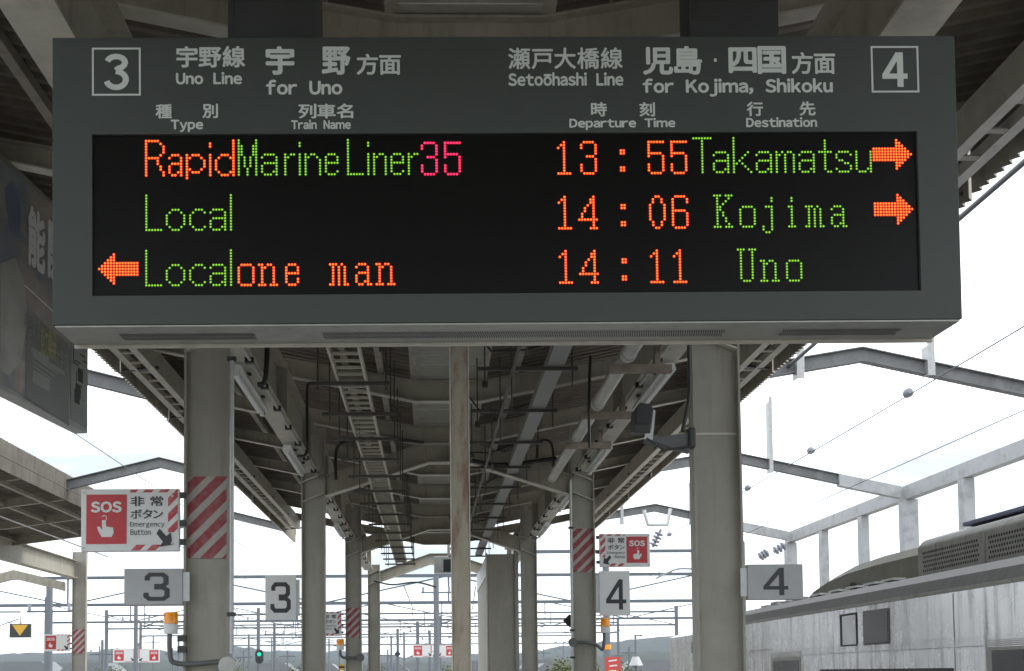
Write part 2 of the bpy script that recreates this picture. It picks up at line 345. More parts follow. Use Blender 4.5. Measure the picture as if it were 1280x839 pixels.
# ================================================================== THE SETTING
def structure(mb, name, m, **k): o = mb.build(name, m, None, **k); o['kind'] = 'structure'; return o
mb = MB(); mb.box(-3000, 3000, -300, 4000, -3.0, -1.45); structure(mb, 'ground', M['ground'])
mb = MB(); mb.box(-60, 60, -30, 400, -1.446, -1.25); structure(mb, 'ballast_bed', M['ballast'])
mb = MB(); mb.box(-2.75, 3.15, -8, 70, -1.246, 0); structure(mb, 'platform', M['asphalt'])
mb = MB(); mb.box(-11.6, -6.0, -8, 70, -1.246, -.001); structure(mb, 'platform', M['concrete'])
mb = MB(); mb.box(7.6, 12.5, -8, 60, -1.246, -.002); structure(mb, 'platform', M['concrete'])
for xc in (-4.4, 5.05):
    t = thing('railway_track', 'rails on sleepers beside the platform, ' + ('left of it' if xc < 0 else 'under the silver train'), 'track', (xc, 0, -1.25))
    mb = MB()
    for sx in (-.5335, .5335): mb.box(xc+sx-.035, xc+sx+.035, -8, 300, -1.15, -1.0)
    mb.build('rail', M['rail'], t)
    mb = MB()
    for i in range(220): mb.box(xc-1.1, xc+1.1, -8+i*.65, -7.78+i*.65, -1.246, -1.152)
    mb.build('sleeper', M['concrete'], t, kind='stuff')

# hills: a real height field beyond the yard
def hill(name, prof, dist, depth, m, seed):
    random.seed(seed); mb = MB(); nx, ny = 160, 10; vs = []
    import bisect
    xs = [p[0] for p in prof]
    ph = [random.uniform(0, 6.28) for _ in range(8)]
    for j in range(ny+1):
        tj = j/ny
        for i in range(nx+1):
            px = prof[0][0] + (prof[-1][0]-prof[0][0])*i/nx
            k = min(max(bisect.bisect(xs, px)-1, 0), len(prof)-2)
            q = (px-xs[k])/(xs[k+1]-xs[k]); q = q*q*(3-2*q); py = prof[k][1]*(1-q)+prof[k+1][1]*q
            top = at(px, py, dist); hgt = top.z + 1.45
            Y = dist - depth*(1-math.sin(tj*math.pi/2)) if tj <= 1 else dist
            Y = dist - depth + depth*tj*1.0
            rise = math.sin(min(1, tj*1.25)*math.pi/2)
            bumpy = sum(math.sin(px*(.05+.035*n_)+tj*5+ph[n_])*.5 for n_ in range(8))*dist*.0011
            z = -1.45 + max(0, hgt*rise + bumpy*rise + random.uniform(-1, 1)*dist*.0008*rise)
            vs.append((top.x*(Y/dist)**.3, Y, z))
    fs = [(j*(nx+1)+i, j*(nx+1)+i+1, (j+1)*(nx+1)+i+1, (j+1)*(nx+1)+i) for j in range(ny) for i in range(nx)]
    mb.add(vs, fs, True); return structure(mb, name, m)
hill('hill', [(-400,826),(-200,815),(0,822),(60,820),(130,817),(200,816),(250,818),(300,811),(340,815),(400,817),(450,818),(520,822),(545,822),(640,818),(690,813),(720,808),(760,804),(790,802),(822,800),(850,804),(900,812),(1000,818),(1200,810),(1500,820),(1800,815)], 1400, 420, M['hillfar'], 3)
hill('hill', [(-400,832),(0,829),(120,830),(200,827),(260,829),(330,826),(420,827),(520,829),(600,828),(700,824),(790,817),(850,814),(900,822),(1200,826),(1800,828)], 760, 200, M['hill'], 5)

# ================================================================== PLATFORM CANOPY (butterfly roof)
FR = [0.73, 6.80, 12.87, 18.94, 25.0]
XC = .19; HC = 1.56
XL, XR = XC-HC, XC+HC                         # column lines
SP = 2.0233; SLOPE = .205
can = thing('platform_canopy', 'grey steel butterfly platform roof over the departure board, on two rows of columns', 'canopy', (XC, 0, 0))
def roofz(x, h0): return H(h0 + SLOPE*max(0, abs(x-XC)-.32))
XS = [-3.02, XC-.32, XC+.32, 3.40]
YR0, YR1 = -3.3, 23.1
# rafters
k = -8; ks = []
while FR[2]+k*SP < 23.2:
    ks.append(FR[2]+k*SP); k += 1
for y in ks:
    if y < -3.4: continue
    pts = [(x, roofz(x, 2.65)) for x in XS]
    dep = [.10, .20, .20, .10]
    pts2 = pts
    mb = MB(); mb.strip(pts2, .012, [d-.012 for d in (.13, .21, .21, .13)], y-.004, y+.004)
    mb.strip(pts2, [d-.012 for d in (.13, .21, .21, .13)], [.13, .21, .21, .13], y-.05, y+.05)
    r = mb.build('rafter', M['steel'], can)
    MB().strip(pts2, 0, .0115, y-.05, y+.05).build('rafter_flange', M['flange'], r)
# purlins
for dx in (-2.42, -1.98, -1.0, -.66, -.34, .34, .66, 1.0, 1.98, 2.42):
    x = XC+dx; z = roofz(x, 2.885)
    mb = MB(); mb.box(x-.03, x+.03, YR0, YR1, z-.025, z+.045); mb.build('purlin', M['purlin'], can)
# folded roof sheet, ribs running across
def sheet(name, xa, xb, y0, y1, h0, m, parent, per=.13, amp=.035, zf=roofz):
    mb = MB(); vs = []; fs = []; y = y0; i = 0
    ys = []
    while y < y1:
        ys += [(y, 0), (y+per*.35, 0), (y+per*.5, amp), (y+per*.85, amp)]; y += per
    for (yy, a) in ys:
        for x in (xa, xb): vs.append((x, yy, zf(x, h0)+a))
    for i in range(len(ys)-1): fs.append((2*i, 2*i+1, 2*i+3, 2*i+2))
    mb.add(vs, fs); return mb.build(name, m, parent)
sheet('roof_sheet', -3.06, XC-.32, YR0, YR1+.15, 2.94, M['roof'], can)
sheet('roof_sheet', XC+.32, 3.44, YR0, YR1+.15, 2.94, M['roof'], can)
# valley boards
b0 = None; y = YR0; n = 0
while y < YR1:
    if b0 is None:
        b0 = MB().box(-.345, .345, 0, .285, 0, .02).build('ceiling_board', M['board'], can, local=True); b0.location = (0, y, H(2.865))
    else: piece(b0, can, (0, y, H(2.865) + random.uniform(-.003, .003)))
    y += .295
# longitudinal girders and columns
for sx, X in ((-1, XL), (1, XR)):
    segs = [(-3.3, .6), (.86, 6.67), (6.93, 12.74), (13.0, 18.81), (19.07, 24.87)]
    for a, b in segs:
        mb = MB(); hbeam_y(mb, X, a, b, H(2.31), .45, .2); g = mb.build('girder', M['steel'], can)
        MB().box(X-.1, X+.1, a+.002, b-.002, H(2.305), H(2.3095)).build('girder_flange', M['peel' if (a > 12 and sx > 0) else 'flange'], g)
        yy = a+1.0
        while yy < b-.5:
            MB().box(X-.095, X+.095, yy, yy+.01, H(2.326), H(2.744)).build('stiffener', M['steel'], g); yy += 2.02
COLX = {}
pxl = [None, (231, 285), (376.5, 406), (430.5, 452), (458.5, 475)]
pxr = [None, (866, 930), (712.5, 745), (650, 671), (628, 645)]
def column(X, Y, wd, ztop, parent, split=None):
    mb = MB(); mb.box(X-wd/2+.014, X+wd/2-.014, Y+.055, Y+.067, 0, ztop)
    c = mb.build('column', M['column'], parent)
    for s in (-1, 1):
        x = X+s*(wd/2-.007); MB().box(x-.007, x+.007, Y, Y+.13, 0, ztop).build('column_flange', M['column'], c)
    return c
cols = []
for side, pxs, X0 in ((-1, pxl, XL), (1, pxr, XR)):
    for i in (1, 2, 3, 4):
        a = at(pxs[i][0], 640 if i > 1 else 600, FR[i]); b = at(pxs[i][1], 640 if i > 1 else 600, FR[i])
        X = (a.x+b.x)/2; COLX[(side, i)] = X
        wd = .275 if i == 1 else .27
        if i == 1 and side == 1: wd = .295
        c = column(X, FR[i], wd, H(2.86 if i < 4 else 2.45), can); cols.append(c)
        # stiffener plates carrying the tie beam's flanges through the web
        for zb in (2.04, 2.27):
            s_ = -side; mb = MB()
            p0 = (X-wd/2+.015, zb+EYE - (0.05 if s_ > 0 else -.05)); p1 = (X+wd/2-.015, zb+EYE + (.05 if s_ > 0 else -.05))
            mb.strip([p0, p1], 0, .012, FR[i]+.002, FR[i]+.054); mb.build('stiffener', M['flange'], c)
a = at(868, 539, 6.8); b = at(925, 541.5, 6.8); MB().box(a.x, b.x, FR[1]+.048, FR[1]+.054, b.z, a.z).build('weld_strip', M['flange'], cols[4])
# gabled tie beams between the column pairs
for i in (1, 2, 3, 4):
    y = FR[i]+.06; xl = COLX[(-1, i)]+.14; xr = COLX[(1, i)]-.14
    pts = [(xl, H(2.05)), (XC-.2, H(2.44)), (XC+.24, H(2.44)), (xr, H(2.05))]
    mb = MB(); mb.strip(pts, .014, .236, y-.005, y+.005); mb.strip(pts, .236, .25, y-.075, y+.075)
    t = mb.build('tie_beam', M['steel'], can)
    MB().strip(pts, 0, .0135, y-.075, y+.075).build('tie_beam_flange', M['flange'], t)
# battened edge girders and hanging corrugated fascia
bat = None
for s, xe in ((-1, -3.02), (1, 3.40)):
    for dx in (-.30, -.12):
        x = xe - s*(-dx) if s > 0 else xe - dx
        mb = MB(); mb.box(x-.036, x+.036, YR0, YR1, H(3.0), H(3.075 if dx == -.12 else 3.22)); mb.build('edge_rail', M['flange'], can)
    y = YR0+.1; x = xe - s*.21
    while y < YR1-.1:
        if bat is None:
            bat = MB().box(-.064, .064, 0, .055, .004, .014).build('batten', M['steel'], can, local=True); bat.location = (x-XC, y, H(3.0))
        else: piece(bat, can, (x-XC, y, H(3.0)))
        y += .33
    # fascia sheets, each a hanging corrugated panel
    y = YR0; j = 0
    while y < YR1:
        ln = 1.98; mb = MB(); vs = []; fs = []; nn = int(ln/.045)
        zb = H(2.955) + random.uniform(-.012, .012)
        for q in range(nn+1):
            xx = xe + s*(.03 if q % 2 else -.012); yy = y+q*ln/nn
            for t_ in (0, .004): vs += [(xx+s*t_, yy, zb), (xx+s*t_, yy, H(3.64))]
        for q in range(nn):
            o_ = 4*q
            fs += [(o_, o_+4, o_+5, o_+1), (o_+2, o_+3, o_+7, o_+6), (o_, o_+2, o_+6, o_+4), (o_+1, o_+5, o_+7, o_+3)]
        mb.add(vs, fs); mb.build('fascia_panel', M['purlin'], can); y += 2.0233; j += 1
    # clips that hold the fascia to the rafters
    for y in ks:
        if y > 1: MB().bar((xe-s*.36, y+.09, H(3.03)), (xe-s*.02, y+.09, H(3.0)), .05, .02).build('clip', M['dark'], can)

# ================================================================== DEPARTURE BOARD
SPOS = Vector((.27094, 3.6297, 1.15418+EYE)); SB, SCc = .01631, -.00458
def srot():
    cb, sb, cc, sc = math.cos(SB), math.sin(SB), math.cos(SCc), math.sin(SCc)
    return Matrix(((1,0,0),(0,cb,-sb),(0,sb,cb))) @ Matrix(((cc,0,sc),(0,1,0),(-sc,0,cc)))
SR = srot()
brd = thing('departure_board', 'large grey hanging departure board showing three trains in orange and green dots', 'departure board', SPOS)
brd.rotation_euler = SR.to_euler()
def suv(px, py):
    n = SR @ Vector((0, 1, 0)); p = onplane(px, py, SPOS, n); q = SR.transposed() @ (p-SPOS); return q.x, q.z
SW, SH, SD = 3.0, .957, .225
lu0, lv1 = suv(115, 168); lu1, lv0 = suv(1151.5, 363)
f_ = lambda u, v, d=.003: (u, -d, v)
# cabinet: frame of four bezels round the recessed LED panel, plus body behind
mb = MB(); mb.box(-SW/2, SW/2, .03, SD, 0, SH)
mb.build('cabinet', M['bezel'], brd, local=True, bevel=.006)
mb = MB(); vs = []
for yy in (0, .0295):
    vs += [(-SW/2, yy, 0), (SW/2, yy, 0), (SW/2, yy, SH), (-SW/2, yy, SH), (lu0, yy, lv0), (lu1, yy, lv0), (lu1, yy, lv1), (lu0, yy, lv1)]
fs = []
for q in range(4):
    r_ = (q+1) % 4
    fs += [(q, r_, 4+r_, 4+q), (8+q, 12+q, 12+r_, 8+r_), (q, 8+q, 8+r_, r_), (4+q, 4+r_, 12+r_, 12+q)]
mb.add(vs, fs); mb.build('bezel', M['bezel'], brd, local=True, bevel=.0025)
MB().box(lu0+.001, lu1-.001, .012, .0285, lv0+.001, lv1-.001).build('led_panel', M['ledface'], brd, local=True)
und = MB().box(-SW/2+.006, SW/2-.006, .006, SD-.006, -.006, -.001).build('underside_plate', M['bezel_under'], brd, local=True)
MB().box(-SW/2+.004, SW/2-.004, SD-.012, SD+.004, -.016, -.0065).build('lip', M['flange'], brd, local=True)
def grille(x0, x1):
    mb = MB(); x = x0
    while x < x1:
        for r in range(2):
            y = .085 + r*.04
            mb.add([(x,y,-.0075),(x+.0038,y,-.0075),(x+.0038+.006,y+.034,-.0075),(x+.006,y+.034,-.0075)], [(0,3,2,1)])
        x += .0078
    mb.build('vent_slot', M['signblack'], und, local=True, kind='stuff')
grille(-1.31, -.86); grille(-.63, .73); grille(.93, 1.33)
for a, b in ((281, 397), (866, 980)):
    u0, _ = suv(a, 40); u1, _ = suv(b, 40)
    h_ = MB().box(u0, u1, .05, .19, SH+.001, SH+.9).build('hanger', M['hanger'], brd, local=True, bevel=.005)
    MB().box(u0+.02, u0+.024, .046, .0495, SH+.1, SH+.7).build('cable', M['dark'], h_, local=True)
# printed header
def stext(s, x0, y0, x1, y1, bold=.02, kind=None):
    u0, v1 = suv(x0, y0); u1, _ = suv(x1, y0); _, v0 = suv(x0, y1)
    lettering(s, u0, u1, v0, v1, lambda u, v: (u, -.0012, v), M['print'], brd, bold, label='grey printed lettering reading ' + ' '.join(s.split()), kind=kind)
for s, x0, y0, x1, y1, b in [
 ('宇野線', 220.5, 58, 306.5, 85, .026), ('Uno  Line', 220, 90.5, 302.5, 106, .038),
    ('宇', 332, 58, 368, 94, .036), ('野', 402, 58.5, 438, 94, .034), ('方面', 445.5, 67.5, 501, 94, .022), ('for  Uno', 332.5, 100, 428, 119, .038),
    ('種', 194.5, 130.5, 215, 148.5, .024), ('別', 253, 130, 272.5, 148, .024), ('Type', 213.5, 150, 254, 165.5, .038),
    ('列車名', 373, 130, 441.5, 148.5, .024), ('Train  Name', 364, 150, 438.5, 162, .038),
    ('瀬戸大橋線', 635, 60, 778, 87, .018), ('Setoōhashi  Line', 635, 91, 779, 108, .038),
    ('児島', 803, 58, 877, 94, .032), ('·', 892, 73, 896, 78, .06), ('四国', 910, 58, 982, 93, .034), ('方面', 989, 65.5, 1043.5, 93, .022),
    ('for  Kojima,  Shikoku', 803, 98.5, 1040.5, 121.5, .038),
    ('時', 738.5, 128, 758.5, 146, .024), ('刻', 799, 128, 818.5, 146, .024), ('Departure  Time', 711.5, 148, 844, 163, .038),
    ('行', 933, 127.5, 953.5, 145.5, .024), ('先', 999, 127, 1019, 145, .024), ('Destination', 932.5, 147, 1021, 159.5, .038),]:
    stext(s, x0, y0, x1, y1, b)
stext('3', 130, 67.5, 161, 113, .02, '3round'); stext('4', 1102, 65.5, 1133.5, 109, .02, '4bold')
for (x0, y0, x1, y1) in ((115, 60, 176, 120), (1088, 58, 1147.5, 116)):
    u0, v1 = suv(x0, y0); u1, _ = suv(x1, y0); _, v0 = suv(x0, y1); t = .0062; mb = MB()
    for a, b, c, d in ((u0, u1, v1-t, v1), (u0, u1, v0, v0+t), (u0, u0+t, v0+t, v1-t), (u1-t, u1, v0+t, v1-t)):
        mb.add([f_(a, c, .0012), f_(b, c, .0012), f_(b, d, .0012), f_(a, d, .0012)], [(0,1,2,3)])
    mb.build('number_outline', M['print'], brd, local=True)
# LED glyphs: (first row, rows)
G = {
 'R': (0, '11111..|1....1.|1.....1|1.....1|1.....1|1....1.|11111..|1...1..|1...1..|1....1.|1....1.|1.....1|1.....1'),
 'a5': (5, '.111.|1...1|....1|.1111|1...1|1...1|1..11|.11.1'),
 'p': (5, '1.111..|11...1.|1.....1|1.....1|1.....1|11...1.|1.111..|1......|1......'),
 'i': (1, '1|1|.|.|1|1|1|1|1|1|1|1'),
 'd': (0, '......1|......1|......1|......1|......1|..111.1|.1...11|1.....1|1.....1|1.....1|1.....1|.1...11|..111.1'),
 'M': (0, '1.....1|1.....1|11...11|11...11|11...11|11...11|1.1.1.1|1.1.1.1|1.1.1.1|1.1.1.1|1..1..1|1..1..1|1..1..1'),
 'a': (5, '.1111.|1....1|.....1|.11111|1....1|1....1|1...11|.111.1'),
 'r': (5, '1.11|11..|1...|1...|1...|1...|1...|1...'),
 'n6': (5, '1.11..|11..1.|1....1|1....1|1....1|1....1|1....1|1....1'),
 'n5': (5, '1.11.|11..1|1...1|1...1|1...1|1...1|1...1|1...1'),
 'e': (5, '.111.|1...1|1...1|11111|1....|1....|1...1|.111.'),
 'L': (0, '1.....|1.....|1.....|1.....|1.....|1.....|1.....|1.....|1.....|1.....|1.....|1.....|111111'),
 'o': (5, '..111..|.1...1.|1.....1|1.....1|1.....1|1.....1|.1...1.|..111..'),
 'c': (5, '..111.|.1...1|1.....|1.....|1.....|1.....|.1...1|..111.'),
 'l': (0, '1|1|1|1|1|1|1|1|1|1|1|1|1'),
 '1': (1, '..1..|.11..|1.1..|..1..|..1..|..1..|..1..|..1..|..1..|..1..|..1..|11111'),
 '3': (1, '.1111.|1....1|1....1|.....1|.....1|..111.|.....1|.....1|1....1|1....1|1....1|.1111.'),
 '4': (1, '.....1.|....11.|....11.|...1.1.|..1..1.|..1..1.|.1...1.|.1...1.|1111111|.....1.|.....1.|....111'),
 '5': (1, '111111|1.....|1.....|1.....|11111.|1....1|.....1|.....1|1....1|1....1|1....1|.1111.'),
 '0': (1, '..11..|.1..1.|.1..1.|1....1|1....1|1....1|1....1|1....1|1....1|.1..1.|.1..1.|..11..'),
 '6': (1, '.1111.|1....1|1....1|1.....|1.....|11111.|1....1|1....1|1....1|1....1|1....1|.1111.'),
 ':': (4, '11|11|..|..|..|..|11|11'),
 'T': (0, '1111111|...1...|...1...|...1...|...1...|...1...|...1...|...1...|...1...|...1...|...1...|...1...|...1...'),
 'k': (0, '1......|1......|1......|1......|1......|1....1.|1...1..|1..1...|1.1....|11.1...|1...1..|1....1.|1.....1'),
 'm': (5, '1.1.11.|11.1..1|1..1..1|1..1..1|1..1..1|1..1..1|1..1..1|1..1..1'),
 't': (1, '..1..|..1..|..1..|..1..|11111|..1..|..1..|..1..|..1..|..1..|..1..|...11'),
 's': (5, '.1111.|1....1|1.....|.11...|...11.|.....1|1....1|.1111.'),
 'u': (5, '1....1|1....1|1....1|1....1|1....1|1....1|1...11|.111.1'),
 'K': (1, '111.111|.1...1.|.1..1..|.1.1...|.11....|.11....|.1.1...|.1.1...|.1..1..|.1..1..|.1...1.|111.111'),
 'O': (5, '.1111.|1....1|1....1|1....1|1....1|1....1|1....1|.1111.'),
 'J': (2, '...1|...1|....|.111|...1|...1|...1|...1|...1|...1|1..1|1..1|.11.'),
 'I': (2, '.1.|.1.|...|11.|.1.|.1.|.1.|.1.|.1.|.1.|111'),
 'W': (5, '111.1..|.1.1.1.|.1.1.1.|.1.1.1.|.1.1.1.|.1.1.1.|.1.1.1.|11.1.11'),
 'A': (5, '.111..|1...1.|....1.|.1111.|1...1.|1...1.|1..11.|.11.11'),
 'N': (5, '11.11..|.11..1.|.1...1.|.1...1.|.1...1.|.1...1.|.1...1.|111.111'),
 'E': (5, '.111.|1...1|1...1|11111|1....|1...1|1...1|.111.'),
 'U': (1, '111.111|.1...1.|.1...1.|.1...1.|.1...1.|.1...1.|.1...1.|.1...1.|.1...1.|.1...1.|.1...1.|..111..'),
 '>': (1, '........1.....|........11....|........111...|111111111111..|1111111111111.|11111111111111|1111111111111.|111111111111..|........111...|........11....|........1.....'),
 '<': (1, '.....1........|....11........|...111........|..111111111111|.1111111111111|11111111111111|.1111111111111|..111111111111|...111........|....11........|.....1........'),
}
PITCH = .00957
CH = {'a5': 'a', 'n6': 'n', 'n5': 'n', 'O': 'o', 'J': 'j', 'I': 'i', 'W': 'm', 'A': 'a', 'N': 'n', 'E': 'e', '>': 'arrow', '<': 'arrow'}
def word(name, glyphs, x0, ybase, cols, label):
    """glyphs: (glyph, column); x0 px of column 0; ybase px of row 12. Each dot is a lit diode: bright core, its surrounding glow painted as a dim rim"""
    u0, v0 = suv(x0, ybase); r1, r2 = PITCH*.33, PITCH*.5
    for g, c0 in glyphs:
        core = MB(); halo = MB(); row0, rows = G[g]
        for r, line in enumerate(rows.split('|')):
            for c, ch in enumerate(line):
                if ch != '1': continue
                u = u0+(c0+c)*PITCH; v = v0+(12-row0-r)*PITCH
                core.add([(u+r1*math.cos(t*math.pi/4), .0098, v+r1*math.sin(t*math.pi/4)) for t in range(8)], [tuple(range(8))])
                halo.add([(u+r2*math.cos(t*math.pi/4+.39), .0110, v+r2*math.sin(t*math.pi/4+.39)) for t in range(8)], [tuple(range(8))])
        nm = 'led_arrow' if g in '<>' else 'led_character'
        o = core.build(nm, M[cols[0]], brd, local=True, label=(label if nm == 'led_arrow' else label.split()[0] + ' dot character ' + CH.get(g, g)), kind='stuff')
        halo.build('led_halo', M[cols[1]], o, local=True, kind='stuff')  # ring imitating the halo around each lit dot
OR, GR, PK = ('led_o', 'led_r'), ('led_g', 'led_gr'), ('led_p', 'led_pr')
word('led_word', [('R',0),('a5',8),('p',14),('i',22),('d',24)], 181.7, 217.6, OR, 'orange dot lettering reading Rapid')
word('led_word', [('M',0),('a',8),('r',16),('i',21),('n6',23),('e',30)], 297.9, 216.8, GR, 'green dot lettering reading Marine')
word('led_word', [('L',0),('i',7),('n5',9),('e',15),('r',21)], 434.9, 216.2, GR, 'green dot lettering reading Liner')
word('led_word', [('3',0),('5',8)], 527.8, 216.2, PK, 'crimson dot digits 35')
word('led_digits', [('1',0),('3',8),(':',21.8),('5',31.5),('5',39.5)], 698.7, 215.3, OR, 'orange dot digits 13:55')
word('led_word', [('T',0),('a',7),('k',14),('a',22),('m',29),('a',37),('t',44),('s',50),('u',57)], 868.4, 213.8, GR, 'green dot lettering reading Takamatsu')
word('led_arrow', [('>',0)], 1094.3, 212.6, OR, 'orange dot arrow pointing right, top row')
word('led_word', [('L',0),('o',7),('c',15),('a',22),('l',29)], 182.0, 286.2, GR, 'green dot lettering reading Local, second row')
word('led_digits', [('1',0),('4',7),(':',21.8),('0',31.7),('6',39.6)], 699.6, 284.0, OR, 'orange dot digits 14:06')
word('led_word', [('K',0),('O',9),('J',17),('I',26),('W',32),('A',41)], 894.5, 282.2, GR, 'green dot lettering reading Kojima')
word('led_arrow', [('>',0)], 1095.9, 281.4, OR, 'orange dot arrow pointing right, second row')
word('led_arrow', [('<',0)], 122.9, 356.7, OR, 'orange dot arrow pointing left, third row')
word('led_word', [('L',0),('o',7),('c',15),('a',22),('l',29)], 181.9, 355.6, GR, 'green dot lettering reading Local, third row')
word('led_word', [('O',0),('N',7),('E',16.3),('W',31.4),('A',40.4),('N',47.4)], 297.9, 355.1, OR, 'orange dot lettering reading one man')
word('led_digits', [('1',0),('4',7),(':',21.8),('1',31.7),('1',39.7)], 700.8, 352.1, OR, 'orange dot digits 14:11')
word('led_word', [('U',0),('N',8),('O',17)], 924.2, 350.0, GR, 'green dot lettering reading Uno')

# ================================================================== THINGS UNDER THE CANOPY
# rusty centre post
xp = at(576, 700, 6.75).x
t = thing('centre_post', 'slim rust streaked steel post standing in the middle behind the departure board', 'post', (xp, 6.75, 0))
MB().box(xp-.052, xp+.052, 6.74, 6.80, 0, H(2.80)).build('post', M['rustpost'], t, bevel=.004)
for s in (-1, 1): MB().box(xp+s*.0555-.0035, xp+s*.0555+.0035, 6.735, 6.805, 0, H(2.80)).build('edge_strip', M['flange'], t)
# fluorescent fittings along both girders
def lamp_fitting():
    t = thing('fluorescent_lamp', '', 'lamp', (0, 0, 0))
    mb = MB(); mb.poly([(-.05, 0), (.05, 0), (.035, .05), (-.035, .05)], lambda u, v, s: (u, s, v+.03), 0, 1.3); mb.build('housing', M['white'], t, local=True)
    MB().tube([(0, .04, .012), (0, 1.26, .012)], .014).build('tube', M['signwhite'], t, local=True)
    for y in (0, 1.27): MB().box(-.02, .02, y, y+.03, -.006, .029).build('socket', M['white'], t, local=True)
    for y in (.3, 1.0): MB().box(-.06, .06, y, y+.03, .081, .098).build('bracket', M['dark'], t, local=True)
    return t
lf = lamp_fitting(); first = True
ordn = ['nearest', 'second', 'third', 'fourth', 'fifth']
for side, X in ((-1, XL-.045), (1, XR+.03)):
    for q, y in enumerate((8.15, 11.05, 13.95, 16.85, 19.75)):
        lab = 'unlit white fluorescent lamp under the %s girder, %s from the departure board' % ('left' if side < 0 else 'right', ordn[q])
        loc = (X, y, H(2.2))
        if first: lf.location = loc; lf['label'] = lab; lf['group'] = 'fluorescent lamps under the canopy girders'; first = False
        else: dup(lf, loc, lab)
# thin conduits clipped along the girders, loose cables draped over the rafters
for nm, X, z in (('left', XL+.07, 2.285), ('right', XR-.07, 2.285)):
    t = thing('girder_conduit', 'thin grey conduit clipped under the %s roof girder' % nm, 'conduit', (X, 7, H(z)))
    MB().tube([(X, 4.5, H(z)), (X, 23, H(z))], .014, 6).build('conduit', M['pipe'], t)
    y = 7.3
    while y < 23: MB().box(X-.035, X+.025, y, y+.05, H(z-.022), H(z+.018)).build('clip', M['signblack'], t); y += .74
rdc = random.Random(11)
for q in range(7):
    y = 8.8+q*2.02; x0 = rdc.uniform(.3, .5); x1 = x0+rdc.uniform(.5, .9); z = 2.62
    cbl = MB().tube([(x0, y-.08, H(z+.05)), (x0+.1, y-.08, H(z-.08)), ((x0+x1)/2, y-.08, H(z-.10+rdc.uniform(-.03, .03))), (x1-.1, y-.08, H(z+.0)), (x1, y-.08, H(z+.1))], .009, 6).build('cable', M['dark'], None)
    put(cbl, 'thin black cable draped below a rafter right of the rusty post, %s from the board' % ('first','second','third','fourth','fifth','sixth','seventh')[q], 'cable', 'cables draped below the rafters')
# cable ladder
t = thing('cable_ladder', 'pale cable ladder hung under the roof left of the rusty post', 'cable ladder', (-.55, 3, H(2.1)))
xA, xB = -.655, -.455
for x in (xA, xB): MB().box(x-.008, x+.008, 4.5, 21.6, H(2.10), H(2.155)).build('rail', M['ladder'], t)
rg = MB().box(xA-t.location.x+.0085, xB-t.location.x-.0085, 0, .015, 0, .018).build('rung', M['ladder'], t, local=True); rg.location = (0, 1.6, .012)
for i in range(1, 99): piece(rg, t, (0, 1.6+i*.17, .012))
y = 5.1
while y < 21.8:
    hb = MB(); hb.box(-.86, -.28, y, y+.025, H(2.072), H(2.098)); h_ = hb.build('hanger_bar', M['rod'], t)
    for x in (-.80, -.31): MB().tube([(x, y+.017, H(2.04)), (x, y+.017, roofz(x, 2.75))], .006, 6).build('hanger_rod', M['rod'], h_)
    y += .95
# cable duct + trapeze hangers on the right
t = thing('cable_duct', 'flat grey cable duct hung under the roof right of the rusty post', 'duct', (.95, 3, H(2.3)))
MB().box(.885, 1.015, 4.5, 22, H(2.30), H(2.37)).build('duct', M['duct'], t)
y = 5.6
while y < 22:
    hb = MB(); hb.box(.36, 1.12, y, y+.025, H(2.272), H(2.298)); h_ = hb.build('hanger_bar', M['rod'], t)
    for x in (.42, .62, 1.08): MB().tube([(x, y+.015, H(2.14 if x != .62 else 2.0)), (x, y+.015, roofz(x, 2.75))], .006, 6).build('hanger_rod', M['rod'], h_)
    MB().tube([(.42, y+.015, H(2.14)), (.42, y+.015, H(2.19))], .022, 8).build('rod_end', M['dark'], h_)
    y += 1.35
t = thing('conduit_run', 'dark conduit running under the rafters beside the cable duct', 'conduit', (.62, 4, H(2.1)))
MB().tube([(.62, 4.5, H(2.24)), (.62, 9, H(2.23)), (.60, 14, H(2.24)), (.6, 22, H(2.25))], .014).build('conduit', M['dark'], t)
# drain pipe on the right with brown brackets
t = thing('drain_pipe', 'thick grey drain pipe on brown brackets beside the right girder', 'pipe', (1.38, 5, H(2.2)))
for a, b in ((4.6, 7.72), (7.98, 9.15), (9.35, 10.4), (10.6, 12.6)):
    MB().tube([(1.39, a, H(2.21)), (1.39, b, H(2.21))], .052, 14).build('pipe', M['pipe'], t)
    MB().tube([(1.39, b-.09, H(2.21)), (1.39, b-.04, H(2.21))], .058, 14).build('collar', M['pipe'], t)
    if b < 12:
        MB().bar((1.28, b+.1, H(2.145)), (1.72, b+.1, H(2.145)), .055, .055).build('bracket', M['brown'], t)
        MB().box(1.60, 1.64, b+.08, b+.12, H(2.17), H(2.295)).build('bracket', M['brown'], t)
# black cables
def cable(pts, r, label, m='dark', name='cable'):
    P = [Vector(p) for p in pts]; o = []
    for i in range(len(P)-1):
        p0, p1, p2, p3 = P[max(i-1, 0)], P[i], P[i+1], P[min(i+2, len(P)-1)]
        for q in range(5):
            s = q/5; o.append(.5*((2*p1)+(p2-p0)*s+(2*p0-5*p1+4*p2-p3)*s*s+(3*p1-p0-3*p2+p3)*s**3))
    o.append(P[-1]); ob = MB().tube(o, r, 6).build(name, M[m], None); put(ob, label, 'cable'); return ob
cable([at(388, 478, 10.9), at(384, 486, 10.9), at(384, 530, 10.9), at(383, 566, 10.9), at(372, 570, 10.8)], .016, 'thick black cable dropping beside the left girder above the second column')
cable([at(334, 432, 8.4), at(333, 460, 8.4), at(330, 478, 8.4), at(322, 481, 8.4)], .02, 'thick black cable bending under the left girder close behind the board')
cable([at(420, 600, 12.6), at(420, 566, 12.6), at(428, 553, 12.6), at(450, 549, 12.6), at(486, 549, 12.6), at(530, 553, 12.6)], .018, 'black conduit curving over the left half of the second tie beam')
